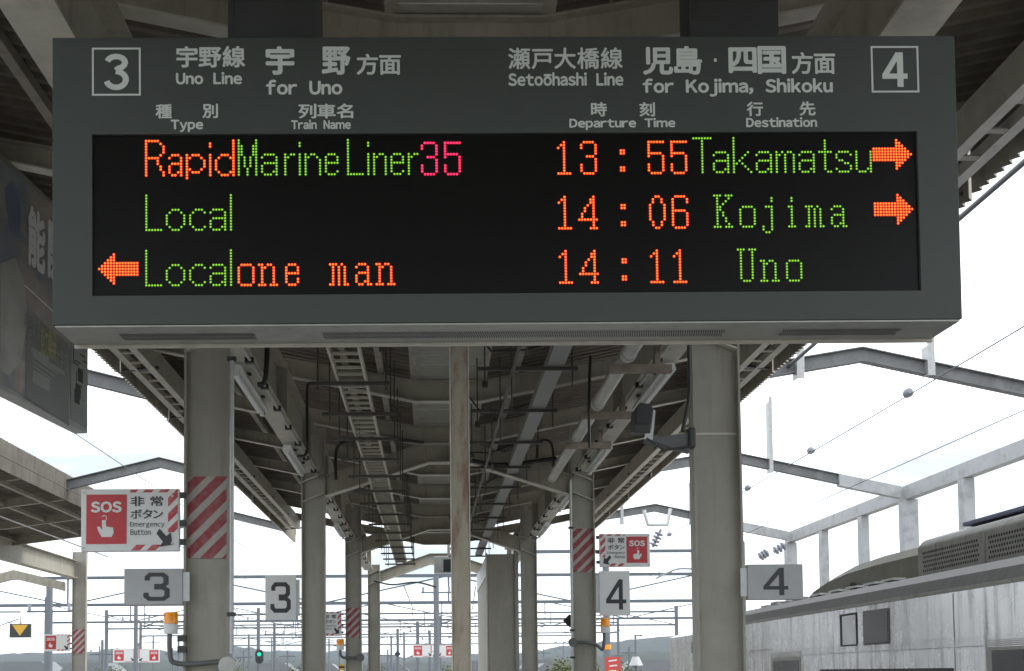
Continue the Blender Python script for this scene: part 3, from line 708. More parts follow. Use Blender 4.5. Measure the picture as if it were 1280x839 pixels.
cable([at(590, 576, 12.5), at(620, 581, 12.5), at(655, 579, 12.5), at(695, 573, 12.5)], .026, 'sagging black cable bundle along the right half of the second tie beam')
cable([at(671, 573, 12.4), at(672, 556, 12.4), at(680, 550, 12.4), at(690, 557, 12.4), at(692, 590, 12.4)], .012, 'small black cable loop beside the second right column')
cable([at(861, 432, 6.75), at(862, 470, 6.75), at(861, 500, 6.75), at(853, 540, 6.75)], .012, 'thin black cable down the left edge of the near right column')
cable([at(467, 726, 24.9), at(490, 731, 24.9), at(520, 728, 24.9), at(545, 734, 24.9)], .02, 'black cable hanging below the last tie beam')
cable([at(738, 445, 9), at(736, 500, 9), at(737, 560, 9)], .012, 'thin dark rod hanging beside the drain pipe')

# surveillance camera on an arm from the near right column
p = at(802, 525, 6.7)
t = thing('security_camera', 'black and white boxed camera on a grey arm from the near right column', 'camera', p)
mb = MB(); mb.poly([(-.055, -.075), (.045, -.075), (.062, .05), (.045, .082), (-.02, .09), (-.045, .06)], lambda u, v, s: (p.x+u, p.y+s, p.z+v), -.07, .1); mb.build('housing', M['signblack'], t, bevel=.008)
mb = MB(); mb.box(p.x-.066, p.x+.035, p.y-.1, p.y-.072, p.z-.1, p.z-.045); mb.build('lens_hood', M['dark'], t, bevel=.006)
mb = MB(); mb.bar((p.x+.06, p.y, p.z+.06), (p.x+.04, p.y, p.z-.12), .05, .012, (0, 1, 0)); mb.build('side_plate', M['white'], t)
q0, q1, q2 = at(806, 548, 6.7), at(862, 541, 6.7), at(862, 566, 6.7)
mb = MB(); mb.add([q0, q1, q2, q0+Vector((0, .05, -.02)), q1+Vector((0, .05, 0)), q2+Vector((0, .05, 0))], [(0,1,2),(5,4,3),(0,3,4,1),(1,4,5,2),(2,5,3,0)]); mb.build('arm', M['darkpipe'], t)
mb = MB(); mb.box(q1.x-.01, q1.x+.035, 6.68, 6.76, q2.z+.03, q1.z+.03); mb.build('clamp', M['dark'], t, bevel=.01)
MB().tube([at(808, 548, 6.66), at(830, 563, 6.66), at(862, 558, 6.66)], .008, 6).build('cable', M['dark'], t)

# conduit and junction boxes, beacons, SOS signs, number signs
def number_sign(txt, x0, y0, x1, y1, Y, face, label, glyph, side, th=.05, bold=.03):
    a, b = at(x0, y0, Y), at(x1, y1, Y); cx, cz = (a.x+b.x)/2, (a.z+b.z)/2; hw, hh = abs(b.x-a.x)/2, abs(a.z-b.z)/2
    t = thing('platform_number_sign', label, 'sign', (cx, Y, cz), 'platform number signs on the columns')
    MB().box(-hw, hw, 0, th, -hh, hh).build('panel', M[face], t, local=True, bevel=.004)
    g0, g1 = at(glyph[0], glyph[1], Y), at(glyph[2], glyph[3], Y)
    lettering(txt, g0.x-cx, g1.x-cx, g1.z-cz, g0.z-cz, lambda u, v: (u, -.002, v), M['signblack'], t, bold, name='digit', kind='3square' if txt == '3' else '4thin')
    MB().box(*((hw, hw+.04) if side < 0 else (-hw-.04, -hw)), .01, .03, -hh*.8, hh*.8).build('bracket', M['galv'], t, local=True)
    return t
s1 = number_sign('3', 155, 711, 228, 756, 6.78, 'frost', 'frosted grey number 3 sign on the near left column below the emergency sign', (179.5, 716, 212, 751), -1)
s2 = number_sign('3', 331.5, 719, 370, 775, 12.85, 'signwhite', 'white upright number 3 sign on the second left column', (338, 728, 363.5, 766), -1, .04)
s3 = number_sign('4', 749, 714, 788, 769.5, 12.85, 'signwhite', 'white upright number 4 sign on the second right column', (757, 724.5, 783, 762), 1, .04, .02)
s4 = number_sign('4', 934, 705.5, 1004.5, 749.5, 6.78, 'frost', 'frosted grey number 4 sign on the near right column', (953.5, 710, 985.5, 744), 1, .05, .03)

def sos_sign(x0, y0, x1, y1, Y, side, label, detail=True, group='emergency button signs'):
    """side -1: column on the right of the sign (red panel left), +1: mirrored layout"""
    a, b = at(x0, y0, Y), at(x1, y1, Y); cx, cz = (a.x+b.x)/2, (a.z+b.z)/2; W, Hh = abs(b.x-a.x), abs(a.z-b.z)
    t = thing('emergency_button_sign', label, 'sign', (cx, Y, cz), group)
    MB().box(-W/2, W/2, 0, .035, -Hh/2, Hh/2).build('panel', M['signwhite'], t, local=True, bevel=.006 if detail else 0)
    def U(u): return (u-.5)*W*(1 if side < 0 else -1)
    def V(v): return (.5-v)*Hh
    def quad(u0, u1, v0, v1, m, name, d=.002):
        xa, xb = sorted((U(u0), U(u1)))
        return MB().add([(xa,-d,V(v1)),(xb,-d,V(v1)),(xb,-d,V(v0)),(xa,-d,V(v0))], [(0,1,2,3)]).build(name, M[m], t, local=True)
    def txt(s, u0, u1, v0, v1, m, bold=.02, d=.0035):
        xa, xb = sorted((U(u0), U(u1))); lettering(s, xa, xb, V(v1), V(v0), lambda u, v: (u, -d, v), M[m], t, bold)
    quad(.055, .465, .09, .88, 'signred', 'red_field')
    txt('SOS', .10, .415, .20, .38, 'signwhite', .05)
    def h(u, v): return (U(u), -.0036, V(v))
    mb = MB(); mb.add([h(u, v) for u, v in [(.215,.50),(.255,.50),(.258,.60),(.33,.62),(.335,.70),(.315,.77),(.215,.77),(.18,.68),(.165,.61),(.19,.60),(.218,.66)]], [tuple(range(11)) if side > 0 else tuple(range(11))[::-1]])
    mb.build('pointing_hand', M['signwhite'], t, local=True)
    if detail:
        mb = MB(); rr = [(.236+.03*math.cos(q*math.pi/6), .47+.05*math.sin(q*math.pi/6)) for q in range(13)]
        ri = [(.236+.022*math.cos(q*math.pi/6), .47+.036*math.sin(q*math.pi/6)) for q in range(13)]
        mb.add([h(*p_) for p_ in rr]+[h(*p_) for p_ in ri], [(q, q+1, q+14, q+13) for q in range(7, 12)]+[(q, q+1, q+14, q+13) for q in range(0, 2)]); mb.build('touch_ring', M['signwhite'], t, local=True)
    quad(.50, .985, .0+.01, .06, 'hazard_sign', 'hazard_border'); quad(.50, .83, .895, .985, 'hazard_sign', 'hazard_border')
    quad(.885, .985, .0651, .70, 'hazard_sign', 'hazard_border')
    if detail:
        txt('非 常', .505, .835, .12, .28, 'signblack', .015); txt('ボタン', .505, .835, .33, .48, 'signblack', .015)
        txt('Emergency', .50, .85, .53, .63, 'signblack', .006); 
        if side < 0: txt('Button', .505, .71, .65, .74, 'signblack', .006)
        else: txt('Button', .50, .70, .65, .74, 'signblack', .006)
    def ar(u, v): return (U(u), -.004, V(v))
    mb = MB(); pts_ = [(.80,.64),(.87,.76),(.915,.70),(.93,.90),(.80,.93),(.835,.85),(.77,.72)]
    mb.add([ar(*q) for q in pts_], [tuple(range(7))]); mb.build('arrow', M['signblack'], t, local=True)
    for (bu, bv) in ((.93, .12), (.93, .87), (.025, .06), (.025, .94)):
        if detail: MB().tube([(U(bu), -.007, V(bv)), (U(bu), -.0045, V(bv))], .008, 8).build('bolt', M['galv'], t, local=True)
    for v in (.1, .55, .85):
        xa, xb = sorted((U(1.0), U(1.06))); MB().box(xa, xb, .005, .03, V(v)-.018, V(v)+.018).build('bracket', M['dark'], t, local=True)
    return t
sos_sign(101.5, 611.5, 224, 689, 6.78, -1, 'largest red and white SOS emergency sign, on the near left column above a frosted 3')
sos_sign(749, 667.5, 813, 708.5, 12.85, 1, 'red and white SOS emergency sign on the second right column above a white 4')
sos_sign(385, 765, 427, 795, 18.9, -1, 'emergency button sign on the third left column partly hidden by the second column')
sos_sign(55, 793, 87.5, 814, 27.0, -1, 'small SOS sign on the striped column of the left neighbouring platform', False)
for (a, b, Y, lab) in ((141.5, 170, 62, 'tiny far SOS sign left half of the pair below the left number 3 sign'), (516, 541, 62, 'tiny far SOS sign just left of the rusty post')):
    sos_sign(a, 811.5 if a < 200 else 806, b, 828 if a < 200 else 821.5, Y, -1, lab, False)
sos_sign(172, 811.5, 199.5, 828, 62, 1, 'tiny far SOS sign right half of the pair below the left number 3 sign', False)
sos_sign(547, 806, 567, 821.5, 62, 1, 'tiny far SOS sign half hidden by the rusty post', False)
for px in (171, 544.5):
    p = at(px, 815, 62.3); q = thing('striped_post', 'distant striped post between two SOS signs, ' + ('below the left frosted 3' if px < 300 else 'beside the rusty post'), 'post', (p.x, 62.3, 0))
    MB().box(p.x-.12, p.x+.12, 62.2, 62.4, -1.2, p.z+.5).build('post', M['cement_pole'], q)
    MB().box(p.x-.13, p.x+.13, 62.19, 62.198, p.z-.45, p.z+.35).build('stripe_band', M['hazard_far'], q)

# stripe bands on columns
def band(x0, x1, y0, y1, Y, colm, m='hazard', dy=.0):
    a, b = at(x0, y0, Y), at(x1, y1, Y)
    MB().box(a.x, b.x, Y-.004+dy, Y+.0+dy, b.z, a.z).build('stripe_band', M[m], colm)
band(232.5, 283.5, 596, 698, FR[1]+.05, cols[0])
band(715, 744.5, 661, 715, FR[2]+.05, cols[5])
band(432, 449.5, 760, 797, FR[3]+.05, cols[2])

def beacon(x0, x1, ytop, ymid, ybot, Y, side, label, pipe):
    a, b = at(x0, ytop, Y), at(x1, ybot, Y); m_ = at(x0, ymid, Y); cx = (a.x+b.x)/2; r = (b.x-a.x)/2
    t = thing('warning_beacon', label, 'beacon', (cx, Y, b.z), 'orange warning beacons')
    MB().tube([(0, 0, m_.z-b.z+.001), (0, 0, a.z-b.z-.006), (0, 0, a.z-b.z)], [r, r, r*.85], 16).build('lens', M['orange'], t, local=True)
    MB().tube([(0, 0, 0), (0, 0, m_.z-b.z)], r*.98, 16).build('base', M['white'], t, local=True)
    P = [Vector(at(px, py, Y)) - Vector((cx, Y, b.z)) for px, py in pipe]; o = []
    for i in range(len(P)-1):
        p0, p1, p2, p3 = P[max(i-1, 0)], P[i], P[i+1], P[min(i+2, len(P)-1)]
        for q in range(5):
            s = q/5; o.append(.5*((2*p1)+(p2-p0)*s+(2*p0-5*p1+4*p2-p3)*s*s+(3*p1-p0-3*p2+p3)*s**3))
    o.append(P[-1]); MB().tube(o, r*.36, 8).build('conduit', M['darkpipe'], t, local=True)
    return t
beacon(205, 222.5, 765.5, 780, 792.5, 6.76, -1, 'orange beacon on a bent pipe beside the near left column', [(212, 792), (212, 812), (214, 825), (222, 829.5), (245, 830), (275, 827)])
for y in (798, 812):
    a = at(222, y-4, 6.78); b = at(233, y+4, 6.78); o = MB().box(a.x, b.x, 6.77, 6.80, b.z, a.z).build('pipe_clamp', M['dark'], None); put(o, 'small black pipe clamp on the left edge of the near left column, %s one' % ('upper' if y < 800 else 'lower'), 'clamp')
beacon(420.5, 430, 799, 807, 813, 18.9, -1, 'small orange beacon beside the third left column', [(425.5, 812), (425.5, 818), (429, 822), (436, 822), (446, 822)])
beacon(750.5, 762, 773, 784, 791, 12.84, 1, 'orange beacon beside the second right column under a number 4 sign', [(755, 790), (755, 803), (753, 812), (745, 806), (730, 803), (718, 803)])
def junction(px, py, rpx, Y, label, mm='galv'):
    p = at(px, py, Y); r = rpx/(F/Y)
    t = thing('junction_box', label, 'junction box', p, 'round junction boxes on the columns')
    MB().tube([(0, -.03, 0), (0, .03, 0)], r, 20).build('box', M[mm], t, local=True)
    MB().tube([(0, -.036, 0), (0, -.0305, 0)], r*.86, 20).build('cover', M['pipe' if mm == 'galv' else mm], t, local=True)
    return t
junction(285, 832, 11, 6.76, 'round grey junction box at the foot of the conduit on the near left column')
junction(716, 803, 5.5, 12.84, 'round dark junction box on the second right column', 'darkpipe')
junction(450.5, 822, 5, 18.9, 'round dark junction box on the third left column', 'darkpipe')
def conduit(px0, px1, y0, y1, Y, label, clamps):
    p = at((px0+px1)/2, y0, Y); q = at((px0+px1)/2, y1, Y); r = (px1-px0)/2/(F/Y)
    t = thing('vertical_conduit', label, 'conduit', (p.x, Y, q.z), 'vertical conduits on the columns')
    MB().tube([(p.x, Y, q.z), (p.x, Y, p.z)], r, 10).build('tube', M['galv'], t)
    for c in clamps:
        z = at(px0, c, Y).z; MB().box(p.x-r*1.8, p.x+r*1.8, Y-r*1.25, Y+r*1.25, z-.012, z+.012).build('clamp', M['dark'], t)
conduit(287, 293, 380, 817, 6.79, 'pale steel conduit running down the right edge of the near left column', (449, 768))
conduit(711, 714.5, 600, 839, 12.86, 'thin conduit down the left edge of the second right column', (660, 788, 822))
# tall enclosure beyond the third frame
pa, pb = at(610, 760, 19.9), at(648, 760, 19.9)
t = thing('tall_enclosure', 'tall smooth grey enclosure between the rusty post and the third right column', 'enclosure', ((pa.x+pb.x)/2, 19.9, 0))
MB().box(pa.x, pb.x, 19.9, 24.3, 0, H(2.12)).build('wall', M['column'], t, bevel=.01)
MB().box(pa.x-.03, pa.x-.004, 19.88, 19.96, 0, H(2.14)).build('edge_strip', M['flange'], t)
MB().box(pa.x-.02, pa.x-.002, 20.1, 24.2, H(1.75), H(2.1)).build('light_panel', M['white'], t)
MB().box(pb.x-.06, pb.x+.004, 19.86, 19.896, 0, H(2.11)).build('edge_strip', M['duct'], t)
# hanging box at the end of the canopy
p = at(561, 705, 24.2)
t = thing('hanging_box', 'grey hanging box with a dark face at the last tie beam beside the rusty post', 'display', p)
MB().box(-.32, .32, 0, .3, -.19, .17).build('casing', M['galv'], t, local=True, bevel=.01)
MB().box(-.12, .3, -.008, -.002, -.17, .10).build('face', M['signblack'], t, local=True)
MB().tube([(0, .15, .171), (0, .15, .62)], .03, 8).build('hanger_rod', M['brown'], t, local=True)

# ================================================================== BILLBOARD AT THE LEFT EDGE
A = Vector((-2.29, 7.5, H(1.63))); B = Vector((-2.41-.02, 6.27, H(1.63))); d = (B-A).normalized(); Bn = A + d*3.4
bb = thing('billboard', 'slanting edge-on advertising billboard with large white characters, hung left of the departure board', 'billboard', A)
ang = math.atan2(-d.y, -d.x); bb.rotation_euler = (0, 0, ang)     # local +x runs from the far end back to near (negative)
Rz = Matrix.Rotation(ang, 3, 'Z')
nrm = Rz @ Vector((0, -1, 0))
def buv(px, py): p_ = onplane(px, py, A + nrm*.0, nrm); q = Rz.transposed() @ (p_-A); return q.x, q.z
BH = 1.36
MB().box(-3.4, 0, .008, .10, 0, BH).build('frame', M['galv'], bb, local=True, bevel=.005)
MB().box(-3.37, -.03, 0, .0075, .035, BH-.035).build('poster', M['poster'], bb, local=True)
ux, _ = buv(88, 500)
MB().box(ux, -.032, -.004, -.0005, .037, BH-.037).build('map_strip', M['frost'], bb, local=True)
fb = lambda u, v: (u, -.004, v)
def btext(s, x0, y0, x1, y1, m, bold=.02):
    xm, ym = (x0+x1)/2, (y0+y1)/2
    u0 = buv(x0, ym)[0]; u1 = buv(x1, ym)[0]; v1 = buv(xm, y0)[1]; v0 = buv(xm, y1)[1]
    lettering(s, u0, u1, v0, v1, fb, M[m], bb, bold, label='poster lettering reading '+s)
btext('能', 34, 262, 56, 338, 'billwhite', .04); btext('開', 59, 282, 80, 354, 'billwhite', .04)
btext('中国職業', 30, 392, 50, 424, 'frost', .02); btext('能力開発', 50, 410, 70, 448, 'olivetext', .02); btext('大学校', 70, 436, 84, 462, 'frost', .02)
for (x0, y0, x1, y1) in ((38, 440, 60, 446), (40, 452, 80, 458), (40, 468, 62, 484)):
    u0 = buv(x0, (y0+y1)/2)[0]; u1 = buv(x1, (y0+y1)/2)[0]; v1 = buv((x0+x1)/2, y0)[1]; v0 = buv((x0+x1)/2, y1)[1]
    MB().add([fb(u0, v0), fb(u1, v0), fb(u1, v1), fb(u0, v1)], [(0,1,2,3)]).build('text_block', M['frost'], bb, local=True)
def bquad(pts, m, name, dd=.003):
    vs = [buv(x, y) for x, y in pts]; mb = MB(); mb.add([(u, -dd, v) for u, v in vs], [tuple(range(len(vs)))]); return mb.build(name, M[m], bb, local=True)
bquad([(0, 330), (18, 322), (30, 352), (34, 400), (26, 452), (10, 470), (0, 462)], 'pipe', 'picture', .0025)
bquad([(6, 236), (16, 225), (26, 262), (24, 300), (12, 285)], 'bluegrey', 'picture', .0027)
bquad([(32, 388), (86, 430), (86, 533), (32, 497)], 'duct', 'picture', .0022)
bquad([(30, 356), (66, 389), (66, 390.5), (30, 357.5)], 'billwhite', 'rule', .0045)
for q_ in range(5):
    y0 = 438+q_*6; bquad([(40, y0), (76-q_*4, y0+26-q_*3), (76-q_*4, y0+28-q_*3), (40, y0+2.2)], 'frost', 'text_row', .0045)
mb = MB(); rnd = random.Random(4)
for _ in range(26):
    u = rnd.uniform(ux+.02, -.08); v = rnd.uniform(.08, BH-.15)
    mb.box(u, min(-.04, u+rnd.choice((.008, .08))), -.0055, -.0045, v, v+rnd.choice((.008, .09)))
mb.build('map_line', M['bezel'], bb, local=True, kind='stuff')
for u in (-.3, -2.2): MB().box(u-.02, u+.02, .03, .07, BH+.001, BH+.45).build('hanger', M['dark'], bb, local=True)

# ================================================================== OVERHEAD PORTAL BEAMS
def portal(pts, Y, label, hang=(), flat=.17):
    t = thing('portal_beam', label, 'beam', (pts[0][0], Y, pts[0][1]), 'gabled portal beams across the tracks')
    mb = MB(); mb.strip(pts, -flat+.012, -.012, Y-.004, Y+.004); mb.strip(pts, -.012, 0, Y-.06, Y+.06); mb.strip(pts, -flat, -flat+.012, Y-.06, Y+.06)
    mb.build('beam', M['portal'], t)
    for (x, z0, z1) in hang:
        wh = .042 if Y < 15 else .03
        MB().box(x-wh, x+wh, Y-.075, Y-.062, z0, z1).build('hanger_bracket', M['galv'], t)
        MB().box(x-wh-.012, x-wh-.0005, Y-.10, Y+.06, z0, z1-.1).build('hanger_bracket', M['galv'], t)
    return t
def rp(Y, xend=8.0): return [(3.1, H(3.42)), (4.95, H(3.77)), (xend, H(3.17))]
def lp(Y): return [(-6.2, H(3.24)), (-4.59, H(3.66)), (-3.0, H(3.33))]
RB = [(3.4, H(3.50)), (5.07, H(3.775)), (8.05, H(3.13))]
a = at(998, 438, FR[2]); b = at(998, 475, FR[2]); c = at(1160, 424, FR[2]); dd = at(1160, 471, FR[2])
portal(RB, FR[2], 'large gabled steel beam across the right track above the silver train, nearest of three', ((a.x, b.z, a.z), (c.x, dd.z, c.z)))
a = at(961, 497, FR[3]); b = at(961, 592, FR[3])
portal(RB, FR[3], 'gabled steel beam right of the near right column, running to the white post', ((a.x, b.z, a.z),))
a = at(777, 628, FR[4]); b = at(777, 656, FR[4]); c = at(863, 598, FR[4]); dd = at(863, 656, FR[4])
p4 = portal(RB, FR[4], 'farthest gabled steel beam over the right track with a white bracket under its ridge', ((a.x, b.z, a.z), (c.x, dd.z, c.z)))
q = [at(805, 638, 24.9), at(810, 656, 24.9), at(834, 656, 24.9), at(838, 636, 24.9)]
MB().tube(q, .045, 8).build('white_bracket', M['white'], p4)
LB = [(-6.2, H(3.31)), (-4.58, H(3.70)), (-3.0, H(3.30))]
portal(LB, FR[2], 'gabled steel beam just below the billboard at the left, nearest of the left three')
portal(LB, FR[3], 'gabled steel beam above the large SOS sign over the left track')
portal(LB, FR[4], 'farthest left gabled steel beam, seen right of the near left column')
# white edge frame on the right
t = thing('steel_frame', 'white painted steel edge frame with posts behind the silver train', 'frame', (8.13, 18, 0))
mb = MB(); mb.box(8.12, 8.28, 6, 25.4, H(2.91), H(3.14)); mb.build('edge_beam', M['framewhite'], t)
for y, wd in ((25.25, .24), (23.1, .15), (20.95, .15), (18.94, .26), (16.86, .17), (14.8, .17), (12.8, .26)):
    MB().box(8.2-wd/2+.002, 8.2+wd/2-.002, y-.1, y+.1, -.0, H(2.905)).build('post', M['framewhite'], t)
for y in (18.94, 25.0): MB().strip([(8.06, H(3.128)), (7.0, H(3.35))][::-1], -.2, .004, y-.068, y+.068).build('white_end', M['framewhite'], t)

# ================================================================== WIRES
def wire(pts, r, label, balls=()):
    t = thing('overhead_wire', label, 'wire', pts[0]); MB().tube(pts, r, 6).build('wire', M['wire'], t)
    for y in balls:
        p0, p1 = Vector(pts[0]), Vector(pts[-1]); s = (y-p0.y)/(p1.y-p0.y); p = p0.lerp(p1, s)
        MB().tube([p+Vector((0, -.06, 0)), p+Vector((0, -.035, 0)), p+Vector((0, .035, 0)), p+Vector((0, .06, 0))], [.02, .055, .055, .02], 8).build('insulator', M['porc'], t)
wire([(4.2, 3, H(3.57)), (4.2, 12.9, H(3.55))], .022, 'thick dark feeder cable rising past the right end of the departure board')
wire([(5.6, 6, H(3.24)), (5.6, 13, H(3.2)), (5.6, 60, H(3.16))], .007, 'messenger wire with round insulators over the right track', (12.85, 16.2, 19.5, 26))
wire([(5.6, 6, H(2.43)), (5.6, 60, H(2.43))], .005, 'thin contact wire over the silver train')
wire([(-4.7, 4, H(3.2)), (-4.7, 60, H(3.3))], .006, 'thin messenger wire over the left track')
wire([(-4.7, 4, H(2.43)), (-4.7, 60, H(2.43))], .006, 'thin contact wire over the left track')
for (xa, ya, xb, yb, Y, lab) in ((953, 695, 957, 692, 24, 'ribbed insulator left of the white frame'), (971, 688, 979, 683, 24, 'ribbed insulator close to the white frame')):
    p, q = at(xa-4, ya+2, Y), at(xb+3, yb-2, Y); t = thing('insulator', lab, 'insulator', p)
    MB().tube([p, q], .035, 8).build('core', M['porc'], t)
    for s in (.2, .5, .8):
        c = p.lerp(q, s); dv = (q-p).normalized()*.015; MB().tube([c-dv, c+dv], .10, 10).build('disc', M['porc'], t)
p, q = at(816, 684, 25), at(826, 662, 25); t = thing('insulator', 'leaning insulator string under the white bracket', 'insulator', p)
MB().tube([p, q], .03, 8).build('core', M['porc'], t)
for s in (.15, .35, .55, .75): c = p.lerp(q, s); dv = (q-p).normalized()*.015; MB().tube([c-dv, c+dv], .1, 10).build('disc', M['porc'], t)
cable([at(820, 723, 30), at(835, 716, 30), at(850, 711, 30), at(880, 712, 30)], .03, 'curved registration arm of the catenary left of the near right column', 'porc')

# ================================================================== LEFT NEIGHBOUR CANOPY
nb = thing('platform_canopy', 'dark neighbouring platform roof with corrugated fascia at the left edge', 'canopy', (-8.7, 15, 0))
y = 7.0
while y < 23:
    mb = MB(); vs = []; fs = []; nn = 36; ln = 2.0
    for q_ in range(nn+1):
        xx = -6.14 + (.02 if q_ % 2 else -.01); yy = y+q_*ln/nn
        for t_ in (0, -.005): vs += [(xx+t_, yy, H(2.97)), (xx+t_, yy, H(3.42))]
    for q_ in range(nn):
        o_ = 4*q_; fs += [(o_, o_+1, o_+5, o_+4), (o_+2, o_+6, o_+7, o_+3), (o_, o_+4, o_+6, o_+2), (o_+1, o_+3, o_+7, o_+5)]
    mb.add(vs, fs); mb.build('fascia_panel', M['fasciadark'], nb); y += 2.02
def nz_(x, h0): return H(h0 - .13*(-6.14-x)) if x > -10 else H(h0-.13*3.86+.13*(-10-x))
sheet('roof_sheet', -10.0, -6.16, 6, 23.6, 3.2, M['roof'], nb, zf=lambda x, h0: H(h0 - .13*(-6.14-x)))
sheet('roof_sheet', -13.8, -10.0, 6, 23.6, 3.2, M['roof'], nb, zf=lambda x, h0: H(h0 - .13*3.86 + .13*(-10-x)))
y = FR[0]+SP*3
while y < 23.6:
    MB().strip([(-13.8, H(2.98)), (-10, H(2.5)), (-6.2, H(2.98))], 0, .14, y-.04, y+.04).build('rafter', M['steel'], nb); y += SP
for x in (-7.2, -6.45): MB().box(x-.03, x+.03, 6, 23.6, H(2.89), H(2.95)).build('purlin', M['purlin'], nb)
for X in (-8.55, -11.3):
    mb = MB(); hbeam_y(mb, X, 6, 27.0, H(2.35), .42, .22); mb.build('girder', M['steel'], nb)
    for Y in (27.0,): pass
    for Y in ((27.0, 20.9) if X < -9 else (27.0,)):
        c = column(X if X < -9 else at(98.5, 760, 27.0).x, Y, .33, H(3.0), nb)
        if X > -9: ncol = c
MB().strip([(-11.2, H(2.05)), (-10, H(2.35)), (-8.8, H(2.05))], 0, .22, 26.98, 27.12).build('tie_beam', M['steel'], nb)
band(90, 105.5, 787, 817, 27.04, ncol, 'hazard_far')
for q_, y in enumerate((14.6, 17.6, 20.6)):
    dup(lf, (-8.66, y, H(2.2)), 'fluorescent lamp under the neighbouring left canopy, %s of three' % ('nearest', 'middle', 'farthest')[q_], 'fluorescent lamps under the left canopy')
MB().tube([(-6.6, 8, H(2.5)), (-6.6, 23, H(2.44))], .012, 6).build('conduit', M['galv'], nb)
# triangle sign on an arm
p = at(25, 788.5, 30); t = thing('triangle_sign', 'dark hanging panel with a yellow downward triangle at the left edge', 'sign', p)
hw = 13/(F/30); hh = 8.5/(F/30)
MB().box(-hw, hw, 0, .08, -hh, hh).build('panel', M['bezel'], t, local=True)
MB().add([(-hw*.75, -.004, hh*.85), (hw*.75, -.004, hh*.85), (0, -.004, -hh*.75)], [(0,2,1)]).build('triangle', M['yellow'], t, local=True)
MB().tube([(.0, .04, hh+.001), (.0, .04, hh+.33), (-3, .04, hh+.35)], .035, 6).build('arm', M['galv'], t, local=True)

# ================================================================== SILVER TRAIN
TX = 3.6
def ty(px): return atX(px, 780, TX).y
tr = thing('train_car', 'silver double deck train with grey roof and streaked sides on the right track', 'train', (TX+1.45, 10, -1.0))
def tz(px, py): return atX(px, py, TX).z
YE = ty(828); YM = ty(900)
zs = H(.545); zr = H(.735)
prof = [(0, -.0), (0, zs), (.10, zr-.03), (.22, zr), (1.45, zr+.05), (2.68, zr), (2.80, zr-.03), (2.9, zs), (2.9, -.0)]
mb = MB(); mb.poly([(0, -.75), (0, zs), (2.9, zs), (2.9, -.75)], lambda u, v, s: (TX+u, s, v), 3.0, YM); mb.build('body', M['silver'], tr)
mb = MB(); mb.poly([(0, zs+.001), (.05, zs+.10), (.16, zr-.02), (.3, zr), (1.45, zr+.05), (2.6, zr), (2.74, zr-.02), (2.85, zs+.1), (2.9, zs+.001)], lambda u, v, s: (TX+u, s, v), 3.0, YM); mb.build('roof', M['trainroof'], tr)
MB().box(TX-.02, TX+.0, 3.0, YM, zs-.012, zs+.012).build('gutter', M['acgrey'], tr)
mb = MB(); mb.poly([(.0, -.75), (0, H(.50)), (.12, H(.55)), (2.78, H(.55)), (2.9, H(.5)), (2.9, -.75)], lambda u, v, s: (TX+u, s, v), YM+.25, YE-.5); mb.build('end_body', M['silver'], tr)
mb = MB(); mb.box(TX+.1, TX+2.8, YE-.499, YE, -.7, H(.5)); mb.build('cab_end', M['trainroof'], tr, bevel=.08)
MB().box(TX+.3, TX+2.6, YM+.001, YM+.249, -.5, H(.4)).build('gangway', M['rubber'], tr)
def side_rect(x0, y0, x1, y1, m, name, proud=.006, par=tr, bev=0):
    ya, yb = ty(x1), ty(x0); za = tz((x0+x1)/2, y0); zb = tz((x0+x1)/2, y1)
    return MB().box(TX-proud, TX-.0005 if proud > 0 else TX+.02, ya, yb, zb, za).build(name, M[m], par, bevel=bev)
f1 = side_rect(1050.5, 767, 1071.5, 808, 'rubber', 'window', .006); side_rect(1054, 769.5, 1070.5, 806, 'glass_light', 'pane', .009, f1)
f1 = side_rect(1079.5, 762, 1112, 806, 'darkpipe', 'window', .006); side_rect(1082, 765, 1110.5, 804, 'winpane', 'pane', .009, f1)
f1 = side_rect(963, 815, 1000, 860, 'acgrey', 'door', .005); side_rect(966, 826, 998, 860, 'glass', 'pane', .008, f1)
f1 = side_rect(1232, 795, 1420, 870, 'acgrey', 'door', .005); side_rect(1240, 810, 1400, 870, 'glass', 'pane', .009, f1)
f1 = side_rect(1024, 836, 1190, 870, 'rubber', 'window', .006); side_rect(1028, 839, 1186, 870, 'glass', 'pane', .009, f1)
for a, b in ((1000, 1232), (1232, 1700), (936, 963)):
    side_rect(a, 812.5 if a < 1100 else 800, b, 813.6 if a < 1100 else 801.2, 'acgrey', 'seam', .003)
for x in (1192,): side_rect(x, 742, x+.9, 839, 'acgrey', 'seam', .002)
for k_ in range(7):
    z_ = H(.14)+k_*.012; MB().box(TX-.006, TX-.0004, 3.0, YM-.02, z_, z_+.005).build('bead', M['silver'], tr)
for i in range(3):
    for j in range(2): side_rect(864+j*3.2, 803+i*5, 866.3+j*3.2, 806+i*5, 'rubber', 'vent_hole', .004)
